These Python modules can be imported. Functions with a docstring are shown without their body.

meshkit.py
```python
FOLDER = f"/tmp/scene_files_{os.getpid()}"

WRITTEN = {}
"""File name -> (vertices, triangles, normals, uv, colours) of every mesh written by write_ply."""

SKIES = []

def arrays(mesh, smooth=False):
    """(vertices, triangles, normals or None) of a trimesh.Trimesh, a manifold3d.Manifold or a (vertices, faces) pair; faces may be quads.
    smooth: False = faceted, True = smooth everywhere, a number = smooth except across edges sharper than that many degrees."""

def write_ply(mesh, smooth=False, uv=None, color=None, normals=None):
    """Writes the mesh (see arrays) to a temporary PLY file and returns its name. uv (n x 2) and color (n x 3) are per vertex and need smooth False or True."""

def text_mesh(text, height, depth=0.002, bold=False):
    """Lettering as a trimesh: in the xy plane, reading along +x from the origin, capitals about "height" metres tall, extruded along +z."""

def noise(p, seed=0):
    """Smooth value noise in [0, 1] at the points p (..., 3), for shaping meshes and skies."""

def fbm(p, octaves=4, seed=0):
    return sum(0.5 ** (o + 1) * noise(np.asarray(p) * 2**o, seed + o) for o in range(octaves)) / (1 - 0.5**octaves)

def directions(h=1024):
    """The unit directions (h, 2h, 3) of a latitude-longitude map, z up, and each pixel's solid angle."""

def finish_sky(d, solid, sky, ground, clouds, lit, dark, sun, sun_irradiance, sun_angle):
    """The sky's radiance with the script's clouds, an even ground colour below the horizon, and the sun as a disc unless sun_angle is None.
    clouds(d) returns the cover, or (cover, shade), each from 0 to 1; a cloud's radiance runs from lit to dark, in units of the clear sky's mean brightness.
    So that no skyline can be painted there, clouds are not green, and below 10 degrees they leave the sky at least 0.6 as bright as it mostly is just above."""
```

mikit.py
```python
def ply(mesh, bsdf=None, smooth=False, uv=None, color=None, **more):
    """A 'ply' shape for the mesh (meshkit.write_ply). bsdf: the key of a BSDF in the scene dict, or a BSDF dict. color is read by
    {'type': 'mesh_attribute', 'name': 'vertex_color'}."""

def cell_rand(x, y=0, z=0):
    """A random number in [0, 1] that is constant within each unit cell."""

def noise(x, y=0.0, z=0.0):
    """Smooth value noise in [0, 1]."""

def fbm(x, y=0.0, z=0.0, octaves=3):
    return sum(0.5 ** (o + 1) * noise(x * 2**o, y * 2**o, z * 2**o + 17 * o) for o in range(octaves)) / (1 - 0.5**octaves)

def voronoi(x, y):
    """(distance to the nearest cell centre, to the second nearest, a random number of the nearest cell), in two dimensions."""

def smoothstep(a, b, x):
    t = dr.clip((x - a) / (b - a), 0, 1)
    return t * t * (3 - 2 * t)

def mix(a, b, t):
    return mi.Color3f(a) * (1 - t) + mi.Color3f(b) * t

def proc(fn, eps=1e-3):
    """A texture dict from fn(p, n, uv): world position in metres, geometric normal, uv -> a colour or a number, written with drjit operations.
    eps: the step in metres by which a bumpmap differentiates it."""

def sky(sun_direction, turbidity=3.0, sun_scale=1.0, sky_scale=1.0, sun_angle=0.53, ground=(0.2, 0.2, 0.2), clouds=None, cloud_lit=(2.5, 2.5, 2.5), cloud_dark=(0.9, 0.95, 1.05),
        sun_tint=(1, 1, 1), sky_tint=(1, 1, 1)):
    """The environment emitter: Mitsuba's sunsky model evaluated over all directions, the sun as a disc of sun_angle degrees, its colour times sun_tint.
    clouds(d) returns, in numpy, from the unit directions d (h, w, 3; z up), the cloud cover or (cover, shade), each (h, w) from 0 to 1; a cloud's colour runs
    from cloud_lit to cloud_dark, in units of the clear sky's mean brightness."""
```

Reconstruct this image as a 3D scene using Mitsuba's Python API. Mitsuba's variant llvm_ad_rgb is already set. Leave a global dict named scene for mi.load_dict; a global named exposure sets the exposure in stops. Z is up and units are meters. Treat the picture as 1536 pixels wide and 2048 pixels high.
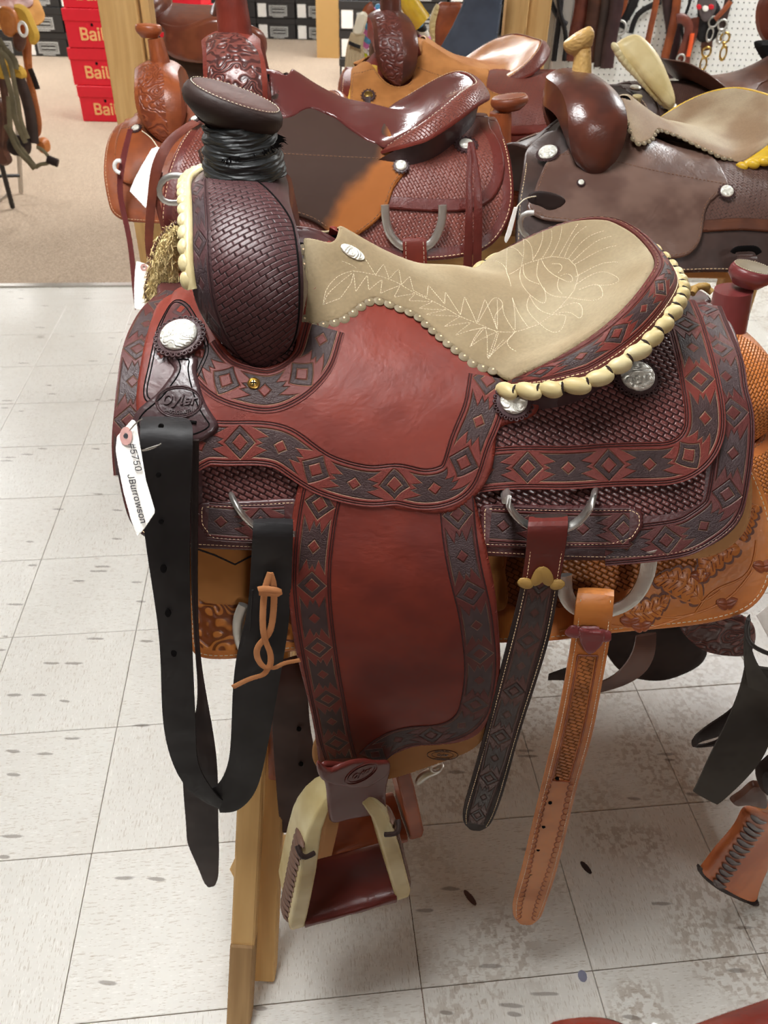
import math, numpy as np, trimesh, mitsuba as mi, drjit as dr, mikit, meshkit
import shapely
from shapely.geometry import Polygon, LineString, Point
from scipy.spatial import Delaunay
from scipy.interpolate import CubicSpline, PchipInterpolator, RBFInterpolator, RegularGridInterpolator
from mikit import proc, noise, fbm, smoothstep, mix, cell_rand, voronoi
T = mi.ScalarTransform4f
scene, labels = {}, {}
# ------------------------------------------------------------------ camera, light, exposure
FPX, PITCH, ROLL, CAMZ = 1600.0, math.radians(36.97), math.radians(1.438), 1.488
_f = np.array([0, math.cos(PITCH), -math.sin(PITCH)]); _r0 = np.array([1.0, 0, 0]); _u0 = np.cross(_r0, _f)
RGT = math.cos(ROLL) * _r0 + math.sin(ROLL) * _u0
UPV = -math.sin(ROLL) * _r0 + math.cos(ROLL) * _u0
EYE = np.array([0, 0, CAMZ])
scene['camera'] = {'type': 'thinlens', 'fov': math.degrees(2 * math.atan(768 / FPX)), 'fov_axis': 'x', 'aperture_radius': 0.0012, 'focus_distance': 0.97, 'near_clip': 0.02, 'far_clip': 60.0,
                   'to_world': T().look_at(origin=EYE.tolist(), target=(EYE + _f).tolist(), up=UPV.tolist())}
exposure = 0.62
CEIL = 2.9
LAMP = (22.4, 22.6, 22.4)
LAMPS = [(-.5, .8), (-.5, 6.0), (-.5, 8.6), (-.5, 11.2), (-4.1, 6.3), (-4.1, 9.3), (2.4, 3.4), (2.6, 6.4), (1.0, -2.7)]   # fluorescent panels in the ceiling, 0.6 x 1.2 m
def ceiling_lamps():
    for x, y in LAMPS:
        k = num('ceiling_light')
        scene[k + '__diffuser'] = {'type': 'rectangle', 'to_world': T().translate([x, y, CEIL - 0.012]).rotate([1, 0, 0], 180).scale([0.3, 0.6, 1]),
                                   'emitter': {'type': 'area', 'radiance': {'type': 'rgb', 'value': list(LAMP)}}}
        fr = [box((x - .33, y - .63, CEIL - .02), (x - .3, y + .63, CEIL)), box((x + .3, y - .63, CEIL - .02), (x + .33, y + .63, CEIL)),
              box((x - .3, y - .63, CEIL - .02), (x + .3, y - .6, CEIL)), box((x - .3, y + .6, CEIL - .02), (x + .3, y + .63, CEIL))]
        put(k + '__frame', cat(fr), 'white_paint')
        lab(k, 'fluorescent panel light set in the ceiling above the saddle racks', 'light', 'ceiling lights')
# ------------------------------------------------------------------ helpers
_n = {}
def num(name):
    _n[name] = _n.get(name, 0) + 1
    return name if _n[name] == 1 else f'{name}_{_n[name] - 1:03d}'
def key(parent, name):
    return parent + '__' + name if not (parent + '__' + name) in _n else None
def sub(parent, name):
    return num(parent + '__' + name)
def lab(k, label, category=None, group=None, kind=None):
    d = {'label': label} if label else {}
    if category: d['category'] = category
    if group: d['group'] = group
    if kind: d['kind'] = kind
    labels[k] = d
def put(k, mesh, mat, smooth=30, uv=None):
    if uv is not None: smooth = True
    scene[k] = mikit.ply(mesh, mat, smooth=smooth, uv=uv)
    return k
def box(a, b):
    return trimesh.creation.box(bounds=[a, b])
def cat(ms):
    return trimesh.util.concatenate([m if isinstance(m, trimesh.Trimesh) else trimesh.Trimesh(m[0], m[1], process=False) for m in ms])
def bevbox(sx, sy, sz, r=0.002):
    import manifold3d as m3
    pts = [[a * (sx / 2 - (r if s != 0 else 0)), b * (sy / 2 - (r if s != 1 else 0)), c * (sz / 2 - (r if s != 2 else 0))] for s in (0, 1, 2) for a in (-1, 1) for b in (-1, 1) for c in (-1, 1)]
    h = m3.Manifold.hull_points(np.array(pts)).to_mesh()
    return trimesh.Trimesh(h.vert_properties[:, :3], h.tri_verts, process=False)
def place(m, M, o):
    m = m.copy(); m.vertices = m.vertices @ np.asarray(M, float).T + np.asarray(o, float); return m
def frame_from(z, xhint=(1, 0, 0)):
    z = np.asarray(z, float); z = z / np.linalg.norm(z); x = np.asarray(xhint, float); x = x - z * (x @ z); x /= np.linalg.norm(x)
    return np.stack([x, np.cross(z, x), z], 1)
def rays(px):
    px = np.atleast_2d(np.asarray(px, float))
    return _f + ((px[:, :1] - 768) / FPX) * RGT - ((px[:, 1:2] - 1024) / FPX) * UPV
def at_y(px, Y):
    d = rays(px); return EYE + d * (np.asarray(Y, float).reshape(-1, 1) / d[:, 1:2])
def at_z(px, Z):
    d = rays(px); return EYE + d * ((np.asarray(Z, float).reshape(-1, 1) - CAMZ) / d[:, 2:3])
def resample(P, h=None, n=None, closed=False):
    P = np.asarray(P, float)
    if closed: P = np.vstack([P, P[:1]])
    d = np.r_[0, np.cumsum(np.linalg.norm(np.diff(P, axis=0), axis=1))]
    n = n or max(2, int(round(d[-1] / h)) + 1)
    t = np.linspace(0, d[-1], n)
    return np.stack([np.interp(t, d, P[:, i]) for i in range(P.shape[1])], 1)
def spline(P, h=None, n=None, closed=False):
    P = np.asarray(P, float)
    if closed: P = np.vstack([P, P[:1]])
    d = np.r_[0, np.cumsum(np.linalg.norm(np.diff(P, axis=0), axis=1) ** .6 + 1e-9)]
    c = CubicSpline(d, P, bc_type='periodic' if closed else 'natural') if len(P) > 2 else (lambda t: np.stack([np.interp(t, d, P[:, i]) for i in range(P.shape[1])], 1))
    return resample(c(np.linspace(0, d[-1], 40 * len(P))), h, n)
def grid_faces(n, m, closed_m=False, closed_n=False):
    i, j = np.meshgrid(np.arange(n if closed_n else n - 1), np.arange(m if closed_m else m - 1), indexing='ij')
    a = i * m + j; b = i * m + (j + 1) % m; c = ((i + 1) % n) * m + (j + 1) % m; d = ((i + 1) % n) * m + j
    return np.concatenate([np.stack([a.ravel(), b.ravel(), c.ravel()], 1), np.stack([a.ravel(), c.ravel(), d.ravel()], 1)])
def grid_mesh(G, **k):
    return trimesh.Trimesh(G.reshape(-1, 3), grid_faces(G.shape[0], G.shape[1], **k), process=False)
def tube(P, r, seg=8, flat=1.0, caps=True, up=(0, 0, 1)):
    """round (or flattened) bar along the points P; r may vary."""
    P = np.asarray(P, float); n = len(P); r = np.broadcast_to(r, (n,))
    t = np.gradient(P, axis=0); t /= np.maximum(np.linalg.norm(t, axis=1, keepdims=True), 1e-9)
    u = np.asarray(up, float); N = np.zeros_like(P)
    for i in range(n):
        v = u - t[i] * (u @ t[i])
        if np.linalg.norm(v) < 1e-3: v = np.cross(t[i], [1, .3, .2])
        N[i] = u = v / np.linalg.norm(v)
    B = np.cross(t, N); a = np.arange(seg) / seg * 2 * np.pi
    G = P[:, None] + r[:, None, None] * (np.cos(a)[None, :, None] * N[:, None] * flat + np.sin(a)[None, :, None] * B[:, None])
    V, F = G.reshape(-1, 3), grid_faces(n, seg, closed_m=True)
    if caps:
        V = np.vstack([V, P[:1], P[-1:]]); k = np.arange(seg); e = (n - 1) * seg
        F = np.vstack([F, np.stack([np.full(seg, n * seg), (k + 1) % seg, k], 1), np.stack([np.full(seg, n * seg + 1), e + k, e + (k + 1) % seg], 1)])
    return trimesh.Trimesh(V, F, process=False)
def ring_mesh(R, r, seg=48, s2=10):
    a = np.arange(seg) / seg * 2 * np.pi
    return tube(np.stack([R * np.cos(a), R * np.sin(a), 0 * a], 1), r, s2, caps=False) if False else trimesh.creation.torus(R, r, seg, s2)
def revolve(prof, seg=40):
    """profile (r, z) turned about z."""
    prof = np.asarray(prof, float); a = np.arange(seg) / seg * 2 * np.pi
    G = np.stack([prof[:, None, 0] * np.cos(a), prof[:, None, 0] * np.sin(a), np.repeat(prof[:, 1:2], seg, 1)], -1)
    return trimesh.Trimesh(G.reshape(-1, 3), grid_faces(len(prof), seg, closed_m=True)[:, ::-1], process=False)
def ribbon(Lf, Rt, th, n=60, m=5, up=None, bulge=0.0, closed=False):
    """a strap between its left and right edge lines (3-D), th thick."""
    A, B = spline(Lf, n=n), spline(Rt, n=n)
    q = np.linspace(0, 1, m)
    C = A[:, None] * (1 - q[None, :, None]) + B[:, None] * q[None, :, None]
    t = np.gradient((A + B) / 2, axis=0); w = B - A
    N = np.cross(w, t); N /= np.maximum(np.linalg.norm(N, axis=1, keepdims=True), 1e-9)
    prof = 1 - np.abs(2 * q - 1) ** 4
    top = C + N[:, None] * (th / 2 * (.55 + .45 * prof) + bulge * prof)[None, :, None]
    bot = C - N[:, None] * (th / 2 * (.55 + .45 * prof) - bulge * prof)[None, :, None]
    G = np.concatenate([top, bot[:, ::-1]], 1)
    k = G.shape[1]; F = grid_faces(n, k, closed_m=True); V = G.reshape(-1, 3)
    cap = []
    for s in (0, (n - 1) * k):
        for i in range(m - 1):
            a, b, c, d = s + i, s + i + 1, s + k - 2 - i, s + k - 1 - i
            cap += [[a, b, c], [a, c, d]] if s else [[a, c, b], [a, d, c]]
    F = np.vstack([F, cap])
    L = np.r_[0, np.cumsum(np.linalg.norm(np.diff((A + B) / 2, axis=0), axis=1))]; W = np.linalg.norm(w, axis=1)
    qq = np.concatenate([q, q[::-1]])
    uv = np.stack([np.repeat(L[:, None], k, 1), (qq[None] - .5) * W[:, None]], -1).reshape(-1, 2)
    return trimesh.Trimesh(V, F, process=False), uv

# ------------------------------------------------------------------ materials
def lin(*c):
    c = np.array(c, float) / 255
    return [float(x) for x in np.where(c < .04045, c / 12.92, ((c + .055) / 1.055) ** 2.4)]
def rgb(v): return {'type': 'rgb', 'value': [float(x) for x in v]}
def two(b): return {'type': 'twosided', 'b': b}
def bump(b, fn, eps=3e-4): return {'type': 'bumpmap', 'arbitrary': proc(fn, eps), 'scale': 1.0, 'b': b}
def P(color, rough=.45, spec=.5, **k):
    return {'type': 'principled', 'base_color': color if isinstance(color, dict) else rgb(color), 'roughness': rough, 'specular': spec, **k}
def grain(p, n, uv):
    return .00035 * fbm(p.x * 260, p.y * 260, p.z * 260, 2) + .0012 * noise(p.x * 45, p.y * 45, p.z * 45)
def mottle(p, n, uv):
    return smoothstep(.3, .72, fbm(p.x * 16 + 3, p.y * 16, p.z * 16, 4))
MOT = None
def leather(name, a, b=None, rough=.42, spec=.5, **k):
    """leather of two close tones in patches, with a fine grain"""
    if b is None: core = P(a, rough, spec, **k)
    else: core = {'type': 'blendbsdf', 'weight': proc(mottle), 'a': P(a, rough, spec, **k), 'b': P(b, min(1, rough + .08), spec, **k)}
    scene[name] = two(bump(core, grain))
def flat(name, a, rough=.5, spec=.5, **k): scene[name] = two(P(a, rough, spec, **k))
# tooled border: uv = (metres along, metres across)
PER = .088
def border_parts(uv):
    a = uv.x / PER; a = (a - dr.floor(a) - .5) * PER; b = dr.abs(uv.y)
    ad = PER / 2 - dr.abs(a); aa = dr.abs(a)
    q = (ad + b) / .0165
    diamond = (q < 1) & (q > .5)
    lq = dr.minimum(dr.abs(q - 1), dr.abs(q - .5)) * .0115
    bb = b / .0145
    L = dr.select(bb < .22, .0195 + .030 * bb, dr.select(bb < .45, .0261 - .052 * (bb - .22), .0141 + .0285 * (bb - .45)))
    inside = (aa < L) & (bb < 1)
    q2 = (aa + b * 1.1) / .0072
    cluster = inside & (q2 > 1)
    lc = dr.select(bb < 1.04, dr.abs(aa - L) * .75, 1.0)
    lc = dr.minimum(lc, dr.select(aa < L, dr.abs(bb - 1) * .0145, 1.0))
    lc = dr.minimum(lc, dr.abs(q2 - 1) * .0045)
    line = dr.minimum(lq, dr.select(q > 1.05, lc, 1.0))
    edge = dr.minimum(dr.abs(b - .0182), dr.abs(b - .0206))
    return diamond | (cluster & (q > 1.08)), line, edge
def border_color(red, dark, cut):
    def fn(p, n, uv):
        d, line, edge = border_parts(uv)
        m = fbm(p.x * 40, p.y * 40, p.z * 40, 3)
        base = mix(red, [x * 1.35 for x in red], m)
        dk = mix(dark, [x * 1.7 for x in dark], fbm(p.x * 90, p.y * 90, p.z * 90, 2))
        c = dr.select(d, dk, base)
        worn = smoothstep(.35, .6, fbm(p.x * 30 + 9, p.y * 30, p.z * 30, 3))
        c = mix(c, cut, (1 - smoothstep(.00025, .0007, line)) * (.25 + .75 * worn))
        return mix(c, dark, (1 - smoothstep(.0003, .0008, edge)) * .85)
    return fn
def border_bump(p, n, uv):
    d, line, edge = border_parts(uv)
    h = dr.select(d, -.0011 + .0005 * noise(p.x * 900, p.y * 900, p.z * 900), .0)
    h -= .0010 * (1 - smoothstep(.0, .0011, line)) + .0013 * (1 - smoothstep(.0, .0012, edge))
    return h + .0008 * noise(p.x * 60, p.y * 60, p.z * 60)
# basket stamp: uv in metres
def basket_h(uv, ang=.45, sx=.0098, sy=.0056):
    c, s = math.cos(ang), math.sin(ang)
    x, y = (c * uv.x + s * uv.y) / sx, (-s * uv.x + c * uv.y) / sy
    r = dr.floor(y); x = x + .5 * r; fx, fy = x - dr.floor(x) - .5, y - r - .5
    hx, hy = 1 - dr.power(dr.abs(fx) * 2, 6), 1 - dr.power(dr.abs(fy) * 2, 4)
    return dr.maximum(hx, 0) * dr.maximum(hy, 0)
def basket_bump(p, n, uv): return .0021 * basket_h(uv) + .0002 * noise(p.x * 500, p.y * 500, p.z * 500)
def basket_color(hi, lo):
    def fn(p, n, uv):
        h = smoothstep(.1, .75, basket_h(uv))
        m = fbm(p.x * 22, p.y * 22, p.z * 22, 3)
        return mix(lo, mix(hi, [x * .6 for x in hi], smoothstep(.35, .65, m)), h)
    return fn
# small running weave of the swell
def weave_h(uv, ang=.55, sx=.0135, sy=.0056):
    c, s = math.cos(ang), math.sin(ang); x, y = (c * uv.y + s * uv.x) / sx, (-s * uv.y + c * uv.x) / sy
    r = dr.floor(y); x = x + .38 * r; k = dr.floor(x); fx, fy = x - k - .5, y - r - .5
    j = (cell_rand(k, r) - .5) * .12
    return dr.maximum(1 - dr.power(dr.abs(fx) * 2 + j, 12), 0) * dr.maximum(1 - dr.power(dr.abs(fy) * 2, 7), 0)
def weave_bump(p, n, uv): return .0010 * weave_h(uv) + .0010 * noise(p.x * 55, p.y * 55, p.z * 55)
def weave_color(hi, lo):
    def fn(p, n, uv):
        return mix(lo, hi, smoothstep(.25, .65, weave_h(uv)) * (.7 + .6 * fbm(p.x * 25, p.y * 25, p.z * 25, 2)))
    return fn
# carved scrolls, for saddles too far away to tell the petals apart
def carve_h(p):
    w = 2.2 * fbm(p.x * 40, p.y * 40, p.z * 40, 2)
    return .5 + .5 * dr.sin(46 * (fbm(p.x * 34 + w * .2, p.y * 34, p.z * 34 + w * .2, 2)))
def carve_bump(p, n, uv): return .0016 * carve_h(p)
def carved(name, a, b, rough=.4):
    scene[name] = two(bump({'type': 'blendbsdf', 'weight': proc(lambda p, n, uv: smoothstep(.35, .75, carve_h(p))), 'a': P(b, rough), 'b': P(a, rough)}, carve_bump))

RED, RED2, DRK, CUT = lin(94, 39, 33), lin(112, 42, 36), lin(50, 36, 36), lin(138, 108, 88)
leather('maroon', lin(114, 46, 35), lin(96, 38, 31), .46, .25)
leather('maroon_mid', lin(96, 42, 36), lin(80, 36, 32), .44, .3)
leather('maroon_dark', lin(76, 35, 34), lin(58, 29, 29), .38)
leather('maroon_plain', lin(92, 36, 31), None, .36)
leather('brown_black', lin(50, 37, 34), lin(38, 29, 28), .52, .22)
leather('cap_brown', lin(70, 44, 38), lin(56, 36, 32), .55, .3)
leather('plum', lin(66, 46, 47), lin(54, 36, 38), .28)
leather('black_strap', lin(32, 30, 31), lin(24, 22, 23), .55, .28)
leather('black_suede', lin(26, 25, 26), None, .85, .2)
leather('tan', lin(198, 124, 62), lin(178, 104, 48), .36)
leather('tan_rough', lin(176, 118, 66), lin(150, 96, 50), .8, .2)
leather('lining_tan', lin(170, 124, 80), None, .75, .25)
leather('caramel', lin(150, 78, 42), lin(122, 60, 34), .36)
leather('brown', lin(96, 58, 42), lin(72, 42, 32), .38)
leather('chocolate', lin(66, 48, 43), lin(52, 38, 34), .42)
leather('rawhide', lin(204, 190, 146), lin(184, 164, 112), .38)
leather('rawhide_yellow', lin(214, 176, 48), lin(196, 150, 36), .35)
leather('rubber', lin(44, 46, 47), None, .42, .4)
leather('thong', lin(196, 136, 92), lin(172, 112, 70), .7, .2)
leather('ochre_lace', lin(156, 122, 62), None, .6)
scene['border'] = two(bump(P(proc(border_color(RED, DRK, CUT)), .5, .25), border_bump))
scene['border_dark'] = two(bump(P(proc(border_color(lin(76, 37, 35), lin(54, 42, 43), lin(122, 98, 82))), .46, .28), border_bump))
scene['border_fork'] = two(bump(P(proc(border_color(lin(66, 42, 44), lin(50, 38, 41), lin(100, 80, 76))), .44, .35), border_bump))
scene['basket'] = two(bump(P(proc(basket_color(lin(104, 60, 57), lin(42, 26, 28))), .30, .6), basket_bump))
scene['basket_tan'] = two(bump(P(proc(basket_color(lin(186, 112, 56), lin(104, 54, 26))), .36), basket_bump))
scene['weave'] = two(bump(P(proc(weave_color(lin(72, 44, 45), lin(32, 22, 24))), .42, .4), weave_bump))
scene['weave_red'] = two(bump(P(proc(weave_color(lin(112, 58, 48), lin(80, 38, 34))), .34), weave_bump))
scene['weave_brown'] = two(bump(P(proc(weave_color(lin(88, 62, 54), lin(50, 36, 32))), .4), weave_bump))
carved('carved_tan', lin(192, 118, 54), lin(118, 60, 26))
carved('carved_red', lin(100, 52, 44), lin(84, 42, 36))
carved('carved_orange', lin(144, 72, 40), lin(120, 56, 32))
def suede_color(a, b):
    def fn(p, n, uv):
        m = fbm(p.x * 9, p.y * 9, p.z * 9, 3); f = fbm(p.x * 380, p.y * 380, p.z * 380, 2)
        return mix(a, b, smoothstep(.3, .7, m)) * (.9 + .2 * f)
    return fn
def suede_bump(p, n, uv): return .0007 * fbm(p.x * 420, p.y * 420, p.z * 420, 2) + .004 * noise(p.x * 22, p.y * 22, p.z * 22)
scene['suede'] = two(bump(P(proc(suede_color(lin(148, 134, 108), lin(128, 111, 84))), .8, .25, sheen=.5), suede_bump))
def smoke_color(p, n, uv):
    d = (p.z - 1.066 - (p.x + .065) * 1.0) / .06 + 1.6 * (fbm(p.x * 10 + 4.3, p.y * 7, p.z * 11 + 1.2, 4) - .5)          # the dark smoke stain and its ragged outline
    m = smoothstep(-.25, .35, d)
    return mix(lin(150, 90, 46), lin(62, 46, 40), m)
scene['smoked_suede'] = two(bump(P(proc(smoke_color), .7, .1), suede_bump))
def fleece_bump(p, n, uv): return .0022 * fbm(p.x * 330, p.y * 330, p.z * 330, 3) + .002 * noise(p.x * 90, p.y * 90, p.z * 90)
scene['fleece'] = two(bump(P(proc(suede_color(lin(190, 172, 122), lin(160, 138, 86))), .95, .1), fleece_bump))
scene['fleece_yellow'] = two(bump(P(rgb(lin(200, 160, 70)), .95, .1, sheen=.6), fleece_bump))
flat('silver', lin(225, 222, 210), .35, .5, metallic=1.0)
def engraved(p, n, uv): return .0005 * dr.sin(40 * fbm(p.x * 70, p.y * 70, p.z * 70, 2))
scene['engraved_silver'] = two(bump(P(lin(242, 240, 228), .38, .5, metallic=.45), engraved))
flat('steel', lin(205, 202, 196), .45, .5, metallic=1.0)
scene['aluminium'] = two(bump(P(lin(215, 214, 208), .45, .5, metallic=1.0), grain))
flat('brass', lin(196, 160, 90), .25, .5, metallic=1.0)
flat('thread', lin(224, 196, 158), .7)
flat('thread_white', lin(214, 202, 178), .7)
flat('thread_dark', lin(120, 84, 60), .7)
flat('ink', lin(50, 50, 54), .8)
flat('ink_gold', lin(226, 170, 110), .6)
flat('dark_hole', lin(14, 12, 12), .9, .1)
flat('white_paint', lin(240, 240, 236), .5)
flat('paper', lin(246, 243, 236), .7, .2)
flat('manila', lin(206, 150, 96), .7, .2)
flat('pink_card', lin(196, 150, 142), .7)
def wood_color(a, b):
    def fn(p, n, uv):
        g = fbm(uv.y * 90 + 2 * noise(uv.x * 3, uv.y * 8), uv.x * 5, 0, 3)
        k = noise(uv.x * 6, uv.y * 30, 4)
        return mix(mix(a, b, .2 + .6 * smoothstep(.2, .8, g)), [x * .5 for x in b], smoothstep(.86, .95, k))
    return fn
def wood_bump(p, n, uv): return .0006 * fbm(uv.y * 160, uv.x * 8, 0, 2)
scene['pine'] = two(bump(P(proc(wood_color(lin(206, 168, 112), lin(184, 142, 86))), .55, .35), wood_bump))
scene['orange_wood'] = two(bump(P(proc(wood_color(lin(214, 132, 56), lin(190, 108, 40))), .5, .35), wood_bump))
scene['dark_wood'] = two(bump(P(proc(wood_color(lin(120, 84, 60), lin(96, 64, 44))), .6, .35), wood_bump))

# ------------------------------------------------------------------ the room
TILE, YAW, OX, OY = .3048, math.radians(6.782), -.45242, .59652
cy, sy = math.cos(YAW), math.sin(YAW)
def tw(a, b):        # tile coordinates (in tiles) -> world x, y
    X, Y = a * TILE + OX, b * TILE + OY
    return cy * X - sy * Y, sy * X + cy * Y
def chips(x, y, sx, sy, share, k):
    """short drawn-out flecks of vinyl tile: how far inside one, and its own random number"""
    x = x / sx + .8 * noise(y / sy * .21, x / sx * .3, k); y = y / sy; i, j = dr.floor(x), dr.floor(y); r = cell_rand(i, j, k)
    ln = .16 + .30 * cell_rand(i, j, k + 3); fx, fy = x - i - .5 - .3 * (cell_rand(i, j, k + 1) - .5), y - j - .5 - .4 * (cell_rand(i, j, k + 2) - .5) + .5 * (cell_rand(i, j, k + 4) - .5) * (x - i - .5)
    d = dr.sqrt(dr.square(fx / ln) + dr.square(fy / .22)) + .5 * (noise(x * 5, y * 3, k) - .5)
    return dr.select(r < share, smoothstep(1.05, .6, d), 0.0), r / share
def floor_fn(seed):
    def fn(p, n, uv):
        x, y = uv.x, uv.y
        base = mix(lin(219, 217, 210), lin(211, 207, 199), fbm(x * 5, y * 5, seed, 3))
        for sx, sy, share, k, amt in ((.016, .0045, .40, 1, .36), (.026, .007, .24, 11, .32), (.009, .003, .40, 21, .34)):
            a, r = chips(x, y, sx, sy, share, k)
            base = mix(base, dr.select(r < .62, mi.Color3f(lin(158, 144, 124)), mi.Color3f(lin(236, 234, 228))), a * amt)
        f = fbm(p.x * 130 + 7, p.y * 130, 3, 3); zone = smoothstep(.40, .60, fbm(p.x * 5.1 + 1.7, p.y * 5.1 + .4, 2, 3)) * smoothstep(-.15, .25, p.x)
        base = mix(base, lin(138, 116, 92), smoothstep(.42, .66, f) * .45 * zone)
        sc, r = chips(p.x + .3 * p.y, p.y, .06, .02, .05, 31)
        return mix(base, lin(84, 68, 56), sc * .55)
    return fn
FL = floor_fn(1.0)
def floor_bump(p, n, uv): return .0004 * fbm(uv.x * 30, uv.y * 30, 0, 2)
scene['vinyl'] = two(bump(P(proc(FL), .32, .4), floor_bump))
EDGE_B = 10.2       # where the tiles end (tile rows); the carpet follows
def carpet_color(p, n, uv):
    f = fbm(p.x * 160, p.y * 160, 0, 2); m = fbm(p.x * 1.3, p.y * 1.3, 5, 3)
    return mix(lin(196, 178, 158), lin(164, 144, 124), smoothstep(.0, 1., f)) * (.9 + .2 * m)
scene['carpet_pile'] = two(bump(P(proc(carpet_color), .95, .1), lambda p, n, uv: .004 * fbm(p.x * 220, p.y * 220, 0, 2)))
def slab(k, x0, y0, x1, y1, z0, z1, mat): put(k, box((x0, y0, z0), (x1, y1, z1)), mat, smooth=False)
scene['wall_paint'] = two(P(lin(170, 160, 146), .7, .3)); scene['ceiling_paint'] = two(P(lin(158, 157, 154), .8, .2))
slab('floor', -8, -5, 8, 15, -.12, -.006, 'dark_wood'); lab('floor', 'pale speckled vinyl tile floor under the saddle racks', kind='structure')
# tiles: one flat bevelled plate per tile, its uv in metres
def tile_mesh(i, j):
    g = .0008; r = .0014
    def ring(d, z): return [(*tw(i + a, j + b), z) for a, b in ((g + d, g + d), (1 - g - d, g + d), (1 - g - d, 1 - g - d), (g + d, 1 - g - d))]
    g, r = g / TILE, r / TILE
    V = np.array(ring(0, -.0058) + ring(0, -.0008) + ring(r, 0)); q = lambda a: [[a + k, a + (k + 1) % 4, a + 4 + (k + 1) % 4, a + 4 + k] for k in range(4)]
    F = np.array(q(0) + q(4) + [[8, 9, 10, 11]]); F = np.vstack([F[:, [0, 1, 2]], F[:, [0, 2, 3]]])
    turn = (i * 7 + j * 3) % 2
    c, s = math.cos(YAW), math.sin(YAW)
    u = np.stack([V[:, 0] * c + V[:, 1] * s, -V[:, 0] * s + V[:, 1] * c], 1) + [i * 3.17, j * 5.31]
    return trimesh.Trimesh(V, F, process=False), u[:, ::-1] if (i + j) % 2 else u
for j in range(-2, 11):
    for i in range(-9, 13):
        x, y = tw(i + .5, j + .5)
        if j == 10: continue
        if abs(x) < 3.4:
            m, uv = tile_mesh(i, j)
            k = sub('floor', 'tile'); scene[k] = mikit.ply(m, 'vinyl', smooth=False, uv=uv)
a0, a1 = at_z([[0, 573]], 0)[0], at_z([[268, 571]], 0)[0]
dv = (a1 - a0)[:2]; dv /= np.linalg.norm(dv); nv = np.array([-dv[1], dv[0]])
def along(s, t): return (a0[:2] + dv * s + nv * t)
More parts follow.
